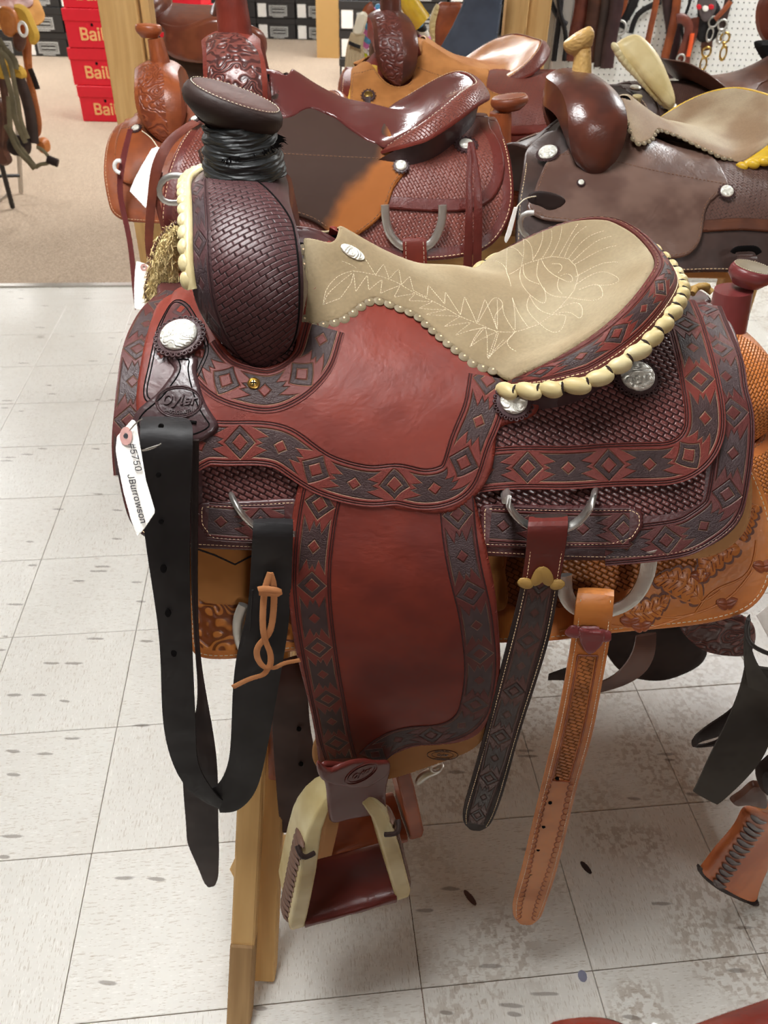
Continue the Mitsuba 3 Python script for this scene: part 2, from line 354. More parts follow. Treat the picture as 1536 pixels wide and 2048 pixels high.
def quad_slab(k, s0, s1, t0, t1, z0, z1, mat):
    c = [along(s0, t0), along(s1, t0), along(s1, t1), along(s0, t1)]
    V = np.array([(*p, z) for z in (z0, z1) for p in c]); F = np.array([[0, 3, 2, 1], [4, 5, 6, 7], [0, 1, 5, 4], [1, 2, 6, 5], [2, 3, 7, 6], [3, 0, 4, 7]])
    put(k, (V, F), mat, smooth=False)
m_ = [along(-8, -6), along(8, -6), along(8, 0), along(-8, 0)]
quad_slab('floor__far_row', -8, 10, -.6, -.01, -.0058, -.0012, 'vinyl')
quad_slab('floor_carpet', -9, 12, .01, 12.5, -.005, .004, 'carpet_pile'); lab('floor_carpet', 'beige carpet of the shop behind the tile floor', kind='structure')
quad_slab('trim_1', -9, 12, -.012, .022, -.004, .0075, 'steel'); lab('trim_1', 'metal edging strip between tile and carpet', kind='structure')
slab('ceiling', -8, -5, 8, 15, CEIL, CEIL + .1, 'ceiling_paint'); lab('ceiling', 'white shop ceiling', kind='structure')
slab('wall_back', -8, 14.6, 8, 14.8, 0, CEIL, 'wall_paint'); lab('wall_back', 'cream wall at the back of the shop', kind='structure')
slab('wall_left', -5.4, -5, -5.2, 15, 0, CEIL, 'wall_paint'); lab('wall_left', 'cream side wall', kind='structure')
slab('wall_right', 5.2, -5, 5.4, 15, 0, CEIL, 'wall_paint'); lab('wall_right', 'cream side wall', kind='structure')
slab('wall_front', -8, -5, 8, -4.8, 0, CEIL, 'wall_paint'); lab('wall_front', 'cream wall behind the viewer', kind='structure')
ceiling_lamps()

# ------------------------------------------------------------------ saddle kit: a saddle's own frame is X (rear +), w (towards the shop aisle +), z up
WK = np.array([0, .04, .08, .12, .16, .20, .24, .26, .28, .30]); ZK = np.array([1.098, 1.096, 1.090, 1.080, 1.060, 1.022, .955, .914, .866, .81])
_wz = PchipInterpolator(WK, ZK); _wt = np.linspace(0, .6, 601)
def base_z(w):
    a = np.abs(w); return np.where(a <= .3, _wz(np.minimum(a, .3)), .81 - 2.7 * (a - .3))
_st = np.r_[0, np.cumsum(np.hypot(np.diff(_wt), np.diff(base_z(_wt))))]
def s_of_w(w): return np.sign(w) * np.interp(np.abs(w), _wt, _st)
def w_of_s(s): return np.sign(s) * np.interp(np.abs(s), _st, _wt)
RISE = PchipInterpolator([-.6, -.26, -.2, -.15, -.1, -.05, 0, .05, .1, .6], [0, 0, .05, .085, .083, .058, .03, .01, 0, 0])
def F0(X, w):
    return base_z(w) + RISE(np.clip(X, -.6, .6)) * np.exp(-(w / .085) ** 2)
def grad(F, X, w, e=2e-4): return (F(X + e, w) - F(X - e, w)) / (2 * e), (F(X, w + e) - F(X, w - e)) / (2 * e)
class Fr:
    def __init__(s, x0=0., D0=.95, zb=0., k=1., mx=1, yaw=0., pitch=0.):
        s.x0, s.D0, s.zb, s.k, s.mx = x0, D0, zb, k, mx
        c, n = math.cos(yaw), math.sin(yaw)
        M = np.array([[c * mx, n, 0], [n * mx, -c, 0], [0, 0, 1.0]])          # columns: X, w, z in the world
        cp, sp = math.cos(pitch), math.sin(pitch)
        s.M = M @ np.array([[cp, 0, sp], [0, 1, 0], [-sp, 0, cp]]); s.o = np.array([x0, D0, zb]); s.det = np.linalg.det(s.M)
    def W(s, L):
        L = np.asarray(L, float) - [0, 0, 1.0]; return (L @ s.M.T) * s.k + s.o + [0, 0, 1.0]
    def L(s, Wd): return (((np.asarray(Wd, float) - s.o - [0, 0, 1.0]) @ s.M) / s.k) + [0, 0, 1.0]
    def mesh(s, V, F):
        F = np.asarray(F); return trimesh.Trimesh(s.W(V), F[:, ::-1] if s.det < 0 else F, process=False)
    def hit(s, px, F=F0, off=0., w0=.5, w1=-.4, n=700):
        px = np.atleast_2d(np.asarray(px, float)); o = s.L(EYE[None])[0]; d = (rays(px) @ s.M)
        w = np.linspace(w0, w1, n)[None]; t = (w - o[1]) / d[:, 1:2]
        X, z = o[0] + d[:, :1] * t, o[2] + d[:, 2:] * t
        def g(X, w, z):
            _, fw = grad(F, X, w); return z - F(X, w) - off * np.sqrt(1 + fw ** 2)
        G = g(X, np.broadcast_to(w, X.shape), z)
        cross = (G[:, :-1] > 0) & (G[:, 1:] <= 0); i = np.where(cross.any(1), cross.argmax(1), np.abs(G[:, :-1]).argmin(1))
        r = np.arange(len(px)); f = np.where(cross.any(1), G[r, i] / np.maximum(G[r, i] - G[r, i + 1], 1e-12), 0)
        ww = w[0, i] + f * (w[0, i + 1] - w[0, i]); tt = (ww - o[1]) / d[:, 1]
        X, z = o[0] + d[:, 0] * tt, o[2] + d[:, 2] * tt
        fx, fw = grad(F, X, ww); nn = np.sqrt(1 + fx ** 2 + fw ** 2)
        return np.stack([X + off * fx / nn, ww + off * fw / nn], 1)          # foot point (X, w)
    def dom(s, px, F=F0, off=0.):
        """pixels (or ('d', X, w) entries) -> (X, s) of the surface"""
        out = []
        for p in px:
            if hasattr(F, 'dom') and p[0] != 'd': out.append(F.dom(s, p, off))
            elif hasattr(F, 'dom'): out.append([p[1], p[2]])
            elif p[0] == 'd': out.append([p[1], float(s_of_w(p[2]))])
            else:
                h = s.hit([p], F, off)[0]; out.append([h[0], float(s_of_w(h[1]))])
        return np.array(out)
def surf(D, F=F0, off=0.):
    """(X, s) -> point on the surface lifted by off along its normal, and the normal"""
    if hasattr(F, 'surf'): return F.surf(D, np.asarray(off, float).reshape(-1, 1))
    X, w = D[:, 0], w_of_s(D[:, 1]); fx, fw = grad(F, X, w)
    N = np.stack([-fx, -fw, np.ones_like(fx)], 1); N /= np.linalg.norm(N, axis=1, keepdims=True)
    return np.stack([X, w, F(X, w)], 1) + N * np.asarray(off, float).reshape(-1, 1), N
def smooth_poly(D, h=.004, corner=None):
    return Polygon(spline(D, h=h, closed=True)).buffer(0)
def triangulate(poly, h, r=0.):
    rings = []
    def add(g, hh):
        for q in getattr(g, 'geoms', [g]):
            if q.is_empty: continue
            for e in [q.exterior, *q.interiors]:
                c = np.array(e.coords)
                if e.length > 3 * hh: rings.append(resample(c, h=hh)[:-1])
    add(poly, h * .6)
    if r:
        add(poly.buffer(-r * .3), h * .6); add(poly.buffer(-r), h * .7)
    nb = np.vstack(rings)
    x0, y0, x1, y1 = poly.bounds
    gx, gy = np.meshgrid(np.arange(x0, x1, h), np.arange(y0, y1, h * .866)); gx = gx + (np.arange(gx.shape[0]) % 2)[:, None] * h / 2
    P_ = np.stack([gx.ravel(), gy.ravel()], 1)
    inn = poly.buffer(-(r + h * .5)); keep = shapely.contains_xy(inn, P_[:, 0], P_[:, 1])
    A = np.vstack([nb, P_[keep]]); t = Delaunay(A + 1e-9 * np.sin(np.arange(A.size).reshape(A.shape) * 12.9898)).simplices
    c = A[t].mean(1); t = t[shapely.contains_xy(poly, c[:, 0], c[:, 1])]
    a = A[t]; cr = (a[:, 1, 0] - a[:, 0, 0]) * (a[:, 2, 1] - a[:, 0, 1]) - (a[:, 1, 1] - a[:, 0, 1]) * (a[:, 2, 0] - a[:, 0, 0])
    t = t[np.abs(cr) > 1e-11]; cr = cr[np.abs(cr) > 1e-11]; t[cr < 0] = t[cr < 0][:, ::-1]
    return A, t
def sheet(fr, poly, off, th, F=F0, h=.008, wave=0., sign=1):
    """a piece of leather of thickness th lying off above the surface F, edges rounded; poly in (X, s)"""
    if poly.geom_type != 'Polygon': poly = max(poly.geoms, key=lambda g: g.area)
    r = th * .8; A, t = triangulate(poly, h, r)
    d = shapely.distance(shapely.points(A), poly.boundary)
    k = np.clip(d / r, 0, 1); lift = off + th * (.3 + .7 * np.sqrt(np.maximum(0, 1 - (1 - k) ** 2)))
    if wave: lift = lift + wave * (meshkit.fbm(np.c_[A * 9, A[:, :1] * 0], 3, 5) - .5)
    top, _ = surf(A, F, lift); bot, _ = surf(A, F, np.full(len(A), off))
    n = len(A)
    e = np.sort(np.vstack([t[:, [0, 1]], t[:, [1, 2]], t[:, [2, 0]]]), 1); ed = np.vstack([t[:, [0, 1]], t[:, [1, 2]], t[:, [2, 0]]])
    _, inv, cnt = np.unique(e, axis=0, return_inverse=True, return_counts=True); b = ed[cnt[inv.ravel()] == 1]
    side = np.vstack([np.stack([b[:, 1], b[:, 0], b[:, 0] + n], 1), np.stack([b[:, 1], b[:, 0] + n, b[:, 1] + n], 1)])
    m = fr.mesh(np.vstack([top, bot]), np.vstack([t, t[:, ::-1] + n, side]))
    return m, np.vstack([A, A])
def skin(fr, poly, off, F=F0, h=.007):
    """tooled face of a sheet: only its outer side, uv in metres"""
    if poly.geom_type != 'Polygon': poly = max(poly.geoms, key=lambda g: g.area)
    A, t = triangulate(poly, h); top, _ = surf(A, F, np.full(len(A), off)); return fr.mesh(top, t), A
def strip(fr, D, width, off, F=F0, h=.003, m=9, shift=0.):
    """tooled band along the line D (X, s): uv = (along, across) in metres"""
    C = spline(D, h=h); t = np.gradient(C, axis=0); t /= np.linalg.norm(t, axis=1, keepdims=True); N = np.stack([-t[:, 1], t[:, 0]], 1)
    q = np.linspace(-1, 1, m) * width
    G = (C[:, None] + N[:, None] * q[None, :, None]).reshape(-1, 2); P3, _ = surf(G, F, np.full(len(G), off))
    L = np.r_[0, np.cumsum(np.linalg.norm(np.diff(C, axis=0), axis=1))]
    uv = np.stack([np.repeat(L[:, None] + shift, m, 1), np.repeat(q[None], len(C), 0)], -1).reshape(-1, 2)
    return fr.mesh(P3, grid_faces(len(C), m)), uv
def dash_mesh(P, N, ln=.0032, gap=.0014, w=.0008, hgt=.0006):
    """running stitches along the 3-D line P with normals N"""
    L = np.r_[0, np.cumsum(np.linalg.norm(np.diff(P, axis=0), axis=1))]; n = int(L[-1] / (ln + gap)); out = []
    if n < 1: return None
    s0 = np.arange(n) * (ln + gap); a = np.stack([np.interp(s0, L, P[:, i]) for i in range(3)], 1); b = np.stack([np.interp(s0 + ln, L, P[:, i]) for i in range(3)], 1)
    nn = np.stack([np.interp(s0, L, N[:, i]) for i in range(3)], 1); nn /= np.linalg.norm(nn, axis=1, keepdims=True)
    t = b - a; t /= np.maximum(np.linalg.norm(t, axis=1, keepdims=True), 1e-9); c = np.cross(nn, t) * w / 2; u = nn * hgt; e = t * ln * .2
    V = np.stack([a - c, a + c, b + c, b - c, a + e - c * .5 + u, a + e + c * .5 + u, b - e + c * .5 + u, b - e - c * .5 + u], 1)
    f = np.array([[4, 7, 6], [4, 6, 5], [0, 1, 5], [0, 5, 4], [1, 2, 6], [1, 6, 5], [2, 3, 7], [2, 7, 6], [3, 0, 4], [3, 4, 7]])
    F = (f[None] + 8 * np.arange(n)[:, None, None]).reshape(-1, 3)
    return V.reshape(-1, 3), F
def stitch(fr, D, off, F=F0, **k):
    C = spline(D, h=.003) if len(D) < 200 else D; p, n = surf(C, F, np.full(len(C), off)); m = dash_mesh(p, n, **k)
    return fr.mesh(*m)
def inset_line(poly, d):
    g = poly.buffer(-d)
    if g.geom_type != 'Polygon': g = max(g.geoms, key=lambda q: q.area)
    return np.array(g.exterior.coords)
def disc_prof(R, hgt, dome=True):
    q = np.linspace(1, 0, 12)
    if dome: return [(R, 0), (R * 1.0, hgt * .25)] + [(R * .97 * x, hgt * (.3 + .7 * math.sqrt(max(0, 1 - x * x * .96)))) for x in q]
    return [(R, 0), (R, hgt), (R * .9, hgt * 1.15)] + [(R * .88 * x, hgt * 1.1) for x in q]
def rosette_mesh(R, n=22, th=.003):
    out = [place(revolve([(R * .86, 0), (R * .86, th), (R * .5, th * 1.1), (0, th * 1.1)], 36), np.eye(3), (0, 0, 0))]
    for i in range(n):
        a = 2 * math.pi * i / n
        out.append(place(trimesh.creation.torus(R * .085, R * .042, 12, 6), np.eye(3), (R * .93 * math.cos(a), R * .93 * math.sin(a), th * .6)))
    return cat(out)
def concho(parent, pos, nrm, R, R2, sil='engraved_silver', ros='plum', n=22, hgt=None):
    """silver domed disc on a scalloped leather rosette, at a world point"""
    k = sub(parent, 'concho'); M = frame_from(nrm)
    put(k + '__disc', place(revolve(disc_prof(R, hgt or R * .38), 48), M, np.asarray(pos) + M[:, 2] * .0035), sil, True)
    put(k + '__rosette', place(rosette_mesh(R2, n), M, pos), ros)
    return k
def concho_at(fr, parent, px, off, r_px, r2_px, F=F0, **kw):
    D = fr.dom([px], F, off); p, n = surf(D, F, off); Wp = fr.W(p)[0]; Wn = (n @ fr.M.T)[0]
    dep = (Wp - EYE) @ _f
    return concho(parent, Wp, Wn, r_px * dep / FPX, r2_px * dep / FPX, **kw)
# fork (swell): stations from the near foot over the top: w, z, front X, rear X
FORK = np.array([(.140, 1.080, -.152, -.132), (.152, 1.095, -.172, -.111), (.159, 1.122, -.191, -.096), (.160, 1.157, -.203, -.090), (.148, 1.193, -.208, -.090),
                 (.116, 1.222, -.212, -.096), (.06, 1.242, -.222, -.110), (0, 1.246, -.231, -.118)])
def fork_grid(K, nv=60, q=None, lift=0., bulge=.016):
    Kf = K[-2::-1] * [-1, 1, 1, 1]; Kf[:, 3] = np.minimum(Kf[:, 3], -.118 - .05 * np.clip((Kf[:, 1] - 1.09) / .1, 0, 1) * .2); K = np.vstack([K, Kf])
    d = np.r_[0, np.cumsum(np.hypot(np.diff(K[:, 0]), np.diff(K[:, 1])))]; c = CubicSpline(d, K); t = np.linspace(0, d[-1], nv)
    S = c(t); g = c(t, 1)[:, :2]; g /= np.linalg.norm(g, axis=1, keepdims=True); N = np.stack([g[:, 1], -g[:, 0]], 1)
    if q is None: q = np.sin(np.linspace(-1, 1, 25) * np.pi / 2)
    xm, L = (S[:, 2] + S[:, 3]) / 2, (S[:, 3] - S[:, 2]) / 2
    X = xm[:, None] + L[:, None] * q[None]; o = bulge * (1 - np.abs(q) ** 2.6)[None] - .010 + lift + 0 * X
    G = np.stack([X, S[:, 0][:, None] + N[:, :1] * o, S[:, 1][:, None] + N[:, 1:] * o], -1)
    return G, S, N, t
def fork(fr, k, K=FORK, face='weave', body='plum', trim='border_fork', lace='rawhide', facq=(-.55, .93), bulge=.016, trimq=(-.97, -.6)):
    q = np.sin(np.linspace(-1, 1, 25) * np.pi / 2)
    G, S, N, t = fork_grid(K, 64, q, 0, bulge)
    def inner(G0, dd): return np.stack([G0[:, 0], G0[:, 1] - N[:, 0] * dd, G0[:, 2] - N[:, 1] * dd], -1)
    Gi = np.concatenate([inner(G[:, 0], .05)[:, None], inner(G[:, 0], .02)[:, None], G, inner(G[:, -1], .02)[:, None], inner(G[:, -1], .05)[:, None]], 1)
    kk = k + '__fork'
    put(kk, fr.mesh(Gi.reshape(-1, 3), grid_faces(Gi.shape[0], Gi.shape[1], closed_m=True)), body, 50)
    def band(q0, q1, lift, n, vv=(0.02, .5)):
        q = np.linspace(q0, q1, n); G, S, N, t = fork_grid(K, 120, q, lift, bulge); a, b = int(120 * vv[0]), int(120 * vv[1])
        G = G[a:b]; L = (S[a:b, 3] - S[a:b, 2]) / 2
        return G, t[a:b], L, q
    for vv in ((.015, .46), (.54, .985)):
        if face:
            kf = sub(kk, 'tooled_face'); a, b = int(120 * vv[0]), int(120 * vv[1]); rows, uvr = [], []
            near = vv[0] < .3; _, S_, N_, t_ = fork_grid(K, 120, q, 0, bulge)
            for i_ in range(a, b):
                f = (i_ / 60) if near else (120 - i_) / 60; e_ = np.clip((f - .62) / .38, 0, 1); q1 = facq[1] - (facq[1] + .25) * e_ ** 1.6; qq_ = np.linspace(facq[0], q1, 14)
                o_ = bulge * (1 - np.abs(qq_) ** 2.6) - .010 + .0006; Lh = (S_[i_, 3] - S_[i_, 2]) / 2; X_ = (S_[i_, 2] + S_[i_, 3]) / 2 + Lh * qq_
                rows.append(np.stack([X_, S_[i_, 0] + N_[i_, 0] * o_, S_[i_, 1] + N_[i_, 1] * o_], -1)); uvr.append(np.stack([np.full(14, t_[i_]), X_], -1))
            G = np.array(rows); uv = np.array(uvr).reshape(-1, 2)
            if near and lace: e_ = tube(G[:, -1], .0011, 6); put(kk + '__face_edge', fr.mesh(e_.vertices, e_.faces), 'dark_hole', 60)
            put(kf, fr.mesh(G.reshape(-1, 3), grid_faces(*G.shape[:2])), face, uv=uv)
        if trim:
            G, t, L, q = band(*trimq, .0007, 9, vv); kf = sub(kk, 'tooled_border')
            uv = np.stack([np.repeat(t[:, None] + .03, len(q), 1), np.repeat((np.linspace(-1, 1, len(q)) * .0195)[None], len(t), 0)], -1).reshape(-1, 2)
            put(kf, fr.mesh(G.reshape(-1, 3), grid_faces(*G.shape[:2])), trim, uv=uv)
    if lace:
        out = []; G, S, N, t = fork_grid(K, 200, np.array([-1.0]), 0.004, bulge); Pm = G[34:166, 0]
        L = np.r_[0, np.cumsum(np.linalg.norm(np.diff(Pm, axis=0), axis=1))]; n = int(L[-1] / .0165)
        for i in range(n):
            s = (i + .5) * L[-1] / n; c = np.array([np.interp(s, L, Pm[:, j]) for j in range(3)]); tg = np.array([np.interp(s + .004, L, Pm[:, j]) for j in range(3)]) - c; tg /= np.linalg.norm(tg)
            m = trimesh.creation.icosphere(2); m.apply_scale((.0072, .0062, .0100)); M = frame_from(tg, (1, 0, 0)); m.vertices = m.vertices @ M.T + c + [-.003, 0, 0]
            out.append(m)
        e = tube(Pm + [.001, 0, 0], .0056, 8); out.append(e); m = cat(out)
        put(kk + '__front_lacing', fr.mesh(m.vertices, m.faces), lace, 60); lab(kk + '__front_lacing', 'cream rawhide edge lacing')
    return kk
def horn(fr, k, base=(-.166, 1.237), lean=-.006, h=.066, r0=.040, r1=.028, cap=None, mats=('rubber', 'brown_black', 'plum'), wrap=True, capR=(.055, .041), capc=(-.174, 1.314), tilt=18, roll=1, thick=.0140, rings=None):
    kk = k + '__horn'
    zz = np.linspace(0, 1, 24); prof = r0 + (r1 - r0) * zz ** .8
    Pn = np.stack([base[0] + lean * zz ** 1.5, 0 * zz, base[1] - .02 + (h + .02) * zz], 1)
    neck = tube(Pn, prof, 24); put(kk + '__neck', fr.mesh(neck.vertices, neck.faces), mats[1] if wrap else mats[0], 60)
    # cap: a flattened round, tilted
    c, s = math.cos(math.radians(tilt)), math.sin(math.radians(tilt)); a = np.array([-c, 0, s]); b = np.array([0, 1.0, 0]); n = np.cross(b, a) * -1
    n = np.array([s, 0, c]); cr, sr = math.cos(math.radians(roll)), math.sin(math.radians(roll)); b2 = b * cr - n * sr; n2 = n * cr + b * sr
    M = np.stack([a, b2, n2], 1)
    pr = [(.05, -.75), (.62, -1.5), (.8, -.95), (.95, -.5), (1.0, 0), (.985, .45), (.93, .78), (.85, .92), (.6, 1.0), (.3, 1.03), (.01, 1.04)]
    m = revolve([(x, z) for x, z in pr][::-1][::-1], 48); m.vertices = m.vertices * [capR[0], capR[1], thick]
    m.vertices[:, 2] -= .004 * (m.vertices[:, 0] < -.02) * 0
    mm = m.vertices @ M.T + [capc[0], 0, capc[1]]
    put(kk + '__cap', fr.mesh(mm, m.faces), mats[1], 60)
    if mats[2]:
        m = revolve([(.86, .90), (.84, .98), (.6, 1.04), (.3, 1.08), (0.001, 1.09)], 48); m.vertices = m.vertices * [capR[0], capR[1], thick]
        put(kk + '__cap_top', fr.mesh(m.vertices @ M.T + [capc[0], 0, capc[1]], m.faces), mats[2], 60)
        a_ = np.linspace(0, 2 * np.pi, 90); C = np.stack([capR[0] * .87 * np.cos(a_), capR[1] * .87 * np.sin(a_), 0 * a_ + thick * .97], 1) @ M.T + [capc[0], 0, capc[1]]
        d = dash_mesh(C, np.repeat(n2[None], 90, 0), .0026, .0016, .0007); put(kk + '__cap_stitching', fr.mesh(*d), 'thread_white', False); lab(kk + '__cap_stitching', None, kind='stuff')
    if wrap:
        u = np.linspace(0, 1, 90); a_ = np.arange(72) / 72 * 2 * np.pi; z = .006 + u * (h - .008)
        rr = np.interp(z / h, zz, prof) + .0055
        ca, sa = np.cos(a_)[None], np.sin(a_)[None]; zz2 = u[:, None] * 3.6 + .75 * np.sin(a_ + .6)[None] + .35 * np.sin(2 * a_ + 1)[None] + .3 * np.sin(3 * a_ + 6 * u[:, None])
        fold = np.abs(((zz2 + .35 * meshkit.fbm(np.stack(np.broadcast_arrays(ca * 1.6, sa * 1.6, u[:, None] * 4), -1), 2, 11)) % 1.0) - .5) * 2
        fine = meshkit.fbm(np.stack(np.broadcast_arrays(ca * 2.2, sa * 2.2, u[:, None] * 26 + 3 * sa + 1.5 * ca), -1), 3, 7)
        rr = rr[:, None] + .0030 * fold ** .6 + .0042 * (fine - .45)
        rr = rr * (1 + .05 * np.sin(u * np.pi))[:, None]
        rr[0] *= .93; rr[-1] *= .9
        cx = np.interp(z / h, zz, Pn[:, 0]); G = np.stack([cx[:, None] + rr * np.cos(a_), rr * np.sin(a_), np.repeat((base[1] + z)[:, None], 72, 1) + .004 * np.sin(a_ * 1 + 2)[None]], -1)
        put(k + '__horn__rubber_wrap', fr.mesh(G.reshape(-1, 3), grid_faces(90, 72, closed_m=True)), mats[0], 60); lab(k + '__horn__rubber_wrap', 'black rubber wrap wound round the horn'); rng = np.random.default_rng(4); out = []
        for i in range(90):          # frayed edge of the wrap
            th = rng.uniform(-.3, 1.9); zf = base[1] + .040 - .008 * (th - .8) + rng.normal() * .0018; rf = .0415 + rng.uniform(0, .002); c = np.array([base[0] - .003 + rf * math.cos(th), rf * math.sin(th), zf]); o_ = np.array([math.cos(th), math.sin(th), rng.uniform(-.9, .6)]) * rng.uniform(.002, .007) * (1.5 if th < .4 else .8); w_ = np.array([0, .0006, .0014])
            out.append(trimesh.Trimesh([c - w_, c + w_, c + o_, c - o_ * .3], [[0, 1, 2], [0, 2, 3], [1, 3, 2], [0, 3, 1]], process=False))
        m = cat(out); put(k + '__horn__frayed_edge', fr.mesh(m.vertices, m.faces), 'black_suede', False); lab(k + '__horn__frayed_edge', None, kind='stuff')
    return kk

class Drape:
    """a nearly upright hanging surface: w is a function of height; (X, -z)"""
    def __init__(s, zs, ws): s.f = PchipInterpolator(zs, ws); s.lo, s.hi = min(zs), max(zs)
    def w(s, z): return s.f(np.clip(z, s.lo, s.hi))
    def surf(s, D, off):
        z = -D[:, 1]; d = (s.w(z + 1e-3) - s.w(z - 1e-3)) / 2e-3; N = np.stack([0 * z, np.ones_like(z), -d], 1); N /= np.linalg.norm(N, axis=1, keepdims=True)
        return np.stack([D[:, 0], s.w(z), z], 1) + N * off, N
    def dom(s, fr, p, off=0):
        o = fr.L(EYE[None])[0]; d = (rays([p]) @ fr.M)[0]; w = s.w(.8)
        for _ in range(12): P_ = o + d * ((w + off - o[1]) / d[1]); w = s.w(P_[2])
        return [P_[0], -P_[2]]

# ------------------------------------------------------------------ the roping saddle in front
M0 = Fr(); S = num('roping_saddle')
lab(S, 'dark red roping saddle with black rubber-wrapped horn and tan suede seat, nearest of all', 'saddle')
ZP = lambda o, s, pts: [(o[0] + x / s, o[1] + y / s) for x, y in pts]
z2 = lambda *p: ZP((200, 500), 2.56, p); z3 = lambda *p: ZP((560, 400), 1.8286, p); z4 = lambda *p: ZP((936, 700), 2.56, p); z5 = lambda *p: ZP((500, 950), 2.56, p); zc = lambda *p: ZP((940, 420), 3.657, p); zs = lambda *p: ZP((590, 430), 3.657, p)
def sheet_part(fr, k, name, poly, off, th, mat, **kw):
    kk = sub(k, name); m, uv = sheet(fr, poly, off, th, **kw); put(kk, m, mat, 40); return kk
def mirror(poly): return shapely.affinity.scale(poly, 1, -1, origin=(0, 0))
def both(fr, k, name, poly, off, th, mat, **kw):
    kk = sheet_part(fr, k, name, poly, off, th, mat, **kw); sheet_part(fr, k, name, mirror(poly), off, th, mat, h=.016); return kk
# --- skirt
D = M0.dom([('d', -.30, .0)] + z2((440, 150), (350, 195), (260, 250), (180, 350), (120, 500), (75, 750), (65, 950), (80, 1100), (120, 1300), (170, 1420)) + [(310, 1085), (380, 1096), (480, 1101), (720, 1106), (980, 1113), (1140, 1121)] +
           z4((900, 1075), (1150, 1040), (1290, 980), (1400, 870), (1440, 700), (1463, 400), (1440, 200), (1400, 0)) + [(1450, 635)], F0, .004)
D = np.vstack([D, [[.40, .02], [.36, 0]]]); D[0] = [-.17, 0]
skirt = Polygon(spline(np.vstack([D[1:-1]]), h=.004)).buffer(.0001)
skirt = Polygon(np.vstack([spline(D[1:-1], h=.004), [[.41, .0], [-.2, 0]]])).buffer(0)
sk = both(M0, S, 'skirt', skirt, 0, .006, 'maroon_dark', h=.009)
ring = inset_line(skirt, .0055); ring = ring[ring[:, 1] > .06]
put(sk + '__edge_stitching', stitch(M0, ring, .006), 'thread', False); lab(sk + '__edge_stitching', None, kind='stuff')
m, uv = skin(M0, skirt.buffer(-.05).intersection(shapely.box(-.2, .12, .5, .5)), .0063); put(sk + '__basket_stamp', m, 'basket', uv=uv)
D = M0.dom(z4((700, 1005), (880, 990), (1010, 975), (1120, 950), (1200, 905), (1290, 830), (1325, 740), (1355, 540), (1358, 325), (1330, 200), (1310, 60)) + [(1425, 660), (1405, 610)], F0, .006)
m, uv = strip(M0, D, .0225, .0066, shift=.02); put(sk + '__tooled_border', m, 'border_dark', uv=uv)
D = M0.dom(z2((390, 215), (300, 290), (235, 390), (190, 520), (165, 700), (150, 850), (140, 1000), (150, 1150)), F0, .006)
m, uv = strip(M0, D, .017, .0066, shift=.05); put(sk + '__tooled_border_001', m, 'border_dark', uv=uv)
for pts in ([(960, 1008), (1120, 1011), (1262, 1011), (1286, 1022), (1287, 1052), (1268, 1082), (1222, 1095), (1100, 1098), (960, 1096)], [(395, 1005), (470, 1002), (600, 995), (600, 1085), (470, 1086), (420, 1082), (396, 1050)]):
    pl = Polygon(M0.dom(pts, F0, .008)).buffer(-.006).buffer(.006); kk = sheet_part(M0, S, 'dee_plate', pl, .0062, .004, 'maroon_dark')
    put(kk + '__stitching', stitch(M0, inset_line(pl, .005), .0102), 'thread', False); lab(kk + '__stitching', None, kind='stuff')
    a = np.array(pl.centroid.coords)[0]; x0, _, x1, _ = pl.bounds
    m, uv = strip(M0, np.array([[x0 + .012, a[1]], [a[0], a[1] + .002], [x1 - .016, a[1]]]), .0215, .0106, shift=.03); put(kk + '__tooled_border', m, 'border_dark', uv=uv)
# --- rear jockey
D = M0.dom([(930, 975)] + z4((130, 715), (500, 715), (760, 700), (1000, 690), (1100, 668), (1180, 640), (1270, 560), (1312, 440), (1305, 260), (1240, 50)) + [(1385, 625)], F0, .012)
rj = Polygon(np.vstack([spline(D, h=.004), [[.375, .0], [.05, 0], [.05, .1]]])).buffer(0)
kj = both(M0, S, 'rear_jockey', rj, .008, .005, 'maroon_mid')
D2 = M0.dom([(1000, 905)] + z4((200, 528), (600, 520), (900, 508), (1020, 490), (1090, 440), (1128, 360), (1115, 200), (1085, 60)) + [(1345, 650), (1330, 610)], F0, .012)
pl = Polygon(np.vstack([spline(D2, h=.004), [[.33, .02], [.12, .03], [.09, .2]]])).buffer(0).intersection(rj)
m, uv = skin(M0, pl, .0133); put(kj + '__basket_stamp', m, 'basket', uv=uv)
D = M0.dom([(930, 946)] + z4((120, 612), (300, 602), (510, 603), (715, 590), (925, 585), (1060, 572), (1150, 520), (1200, 440), (1212, 350), (1192, 190), (1155, 20)) + [(1368, 640), (1352, 600)], F0, .012)
m, uv = strip(M0, D, .0225, .0136, shift=.02); put(kj + '__tooled_border', m, 'border', uv=uv)
# --- seat jockey
D = M0.dom(z2((185, 830), (180, 800), (200, 600), (225, 470), (260, 350), (330, 240), (420, 195), (500, 250), (560, 350), (620, 470), (720, 570), (830, 597), (940, 562), (1000, 480)) + [(600, 600), (640, 560)], F0, .018)
E2 = M0.dom(z3((735, 605),) + [(985, 752), (1030, 775), (1078, 800), (1076, 822), (1053, 838), (1014, 848), (998, 858), (990, 911), (980, 950), (962, 980), (938, 1003)] + z3((620, 1142), (510, 1141), (400, 1126), (250, 1097), (120, 1060), (30, 990)) +
            z2((900, 1110), (830, 1104), (600, 1110), (480, 1110), (350, 1105), (230, 1010), (190, 900)), F0, .018)
sj = Polygon(np.vstack([spline(D, h=.004), [[-.08, .02], [.12, .02]], spline(E2, h=.004)])).buffer(.0005).buffer(-.0005)
if sj.geom_type != 'Polygon': sj = max(sj.geoms, key=lambda g: g.area)
sq = both(M0, S, 'seat_jockey', sj, .014, .005, 'maroon', h=.007)
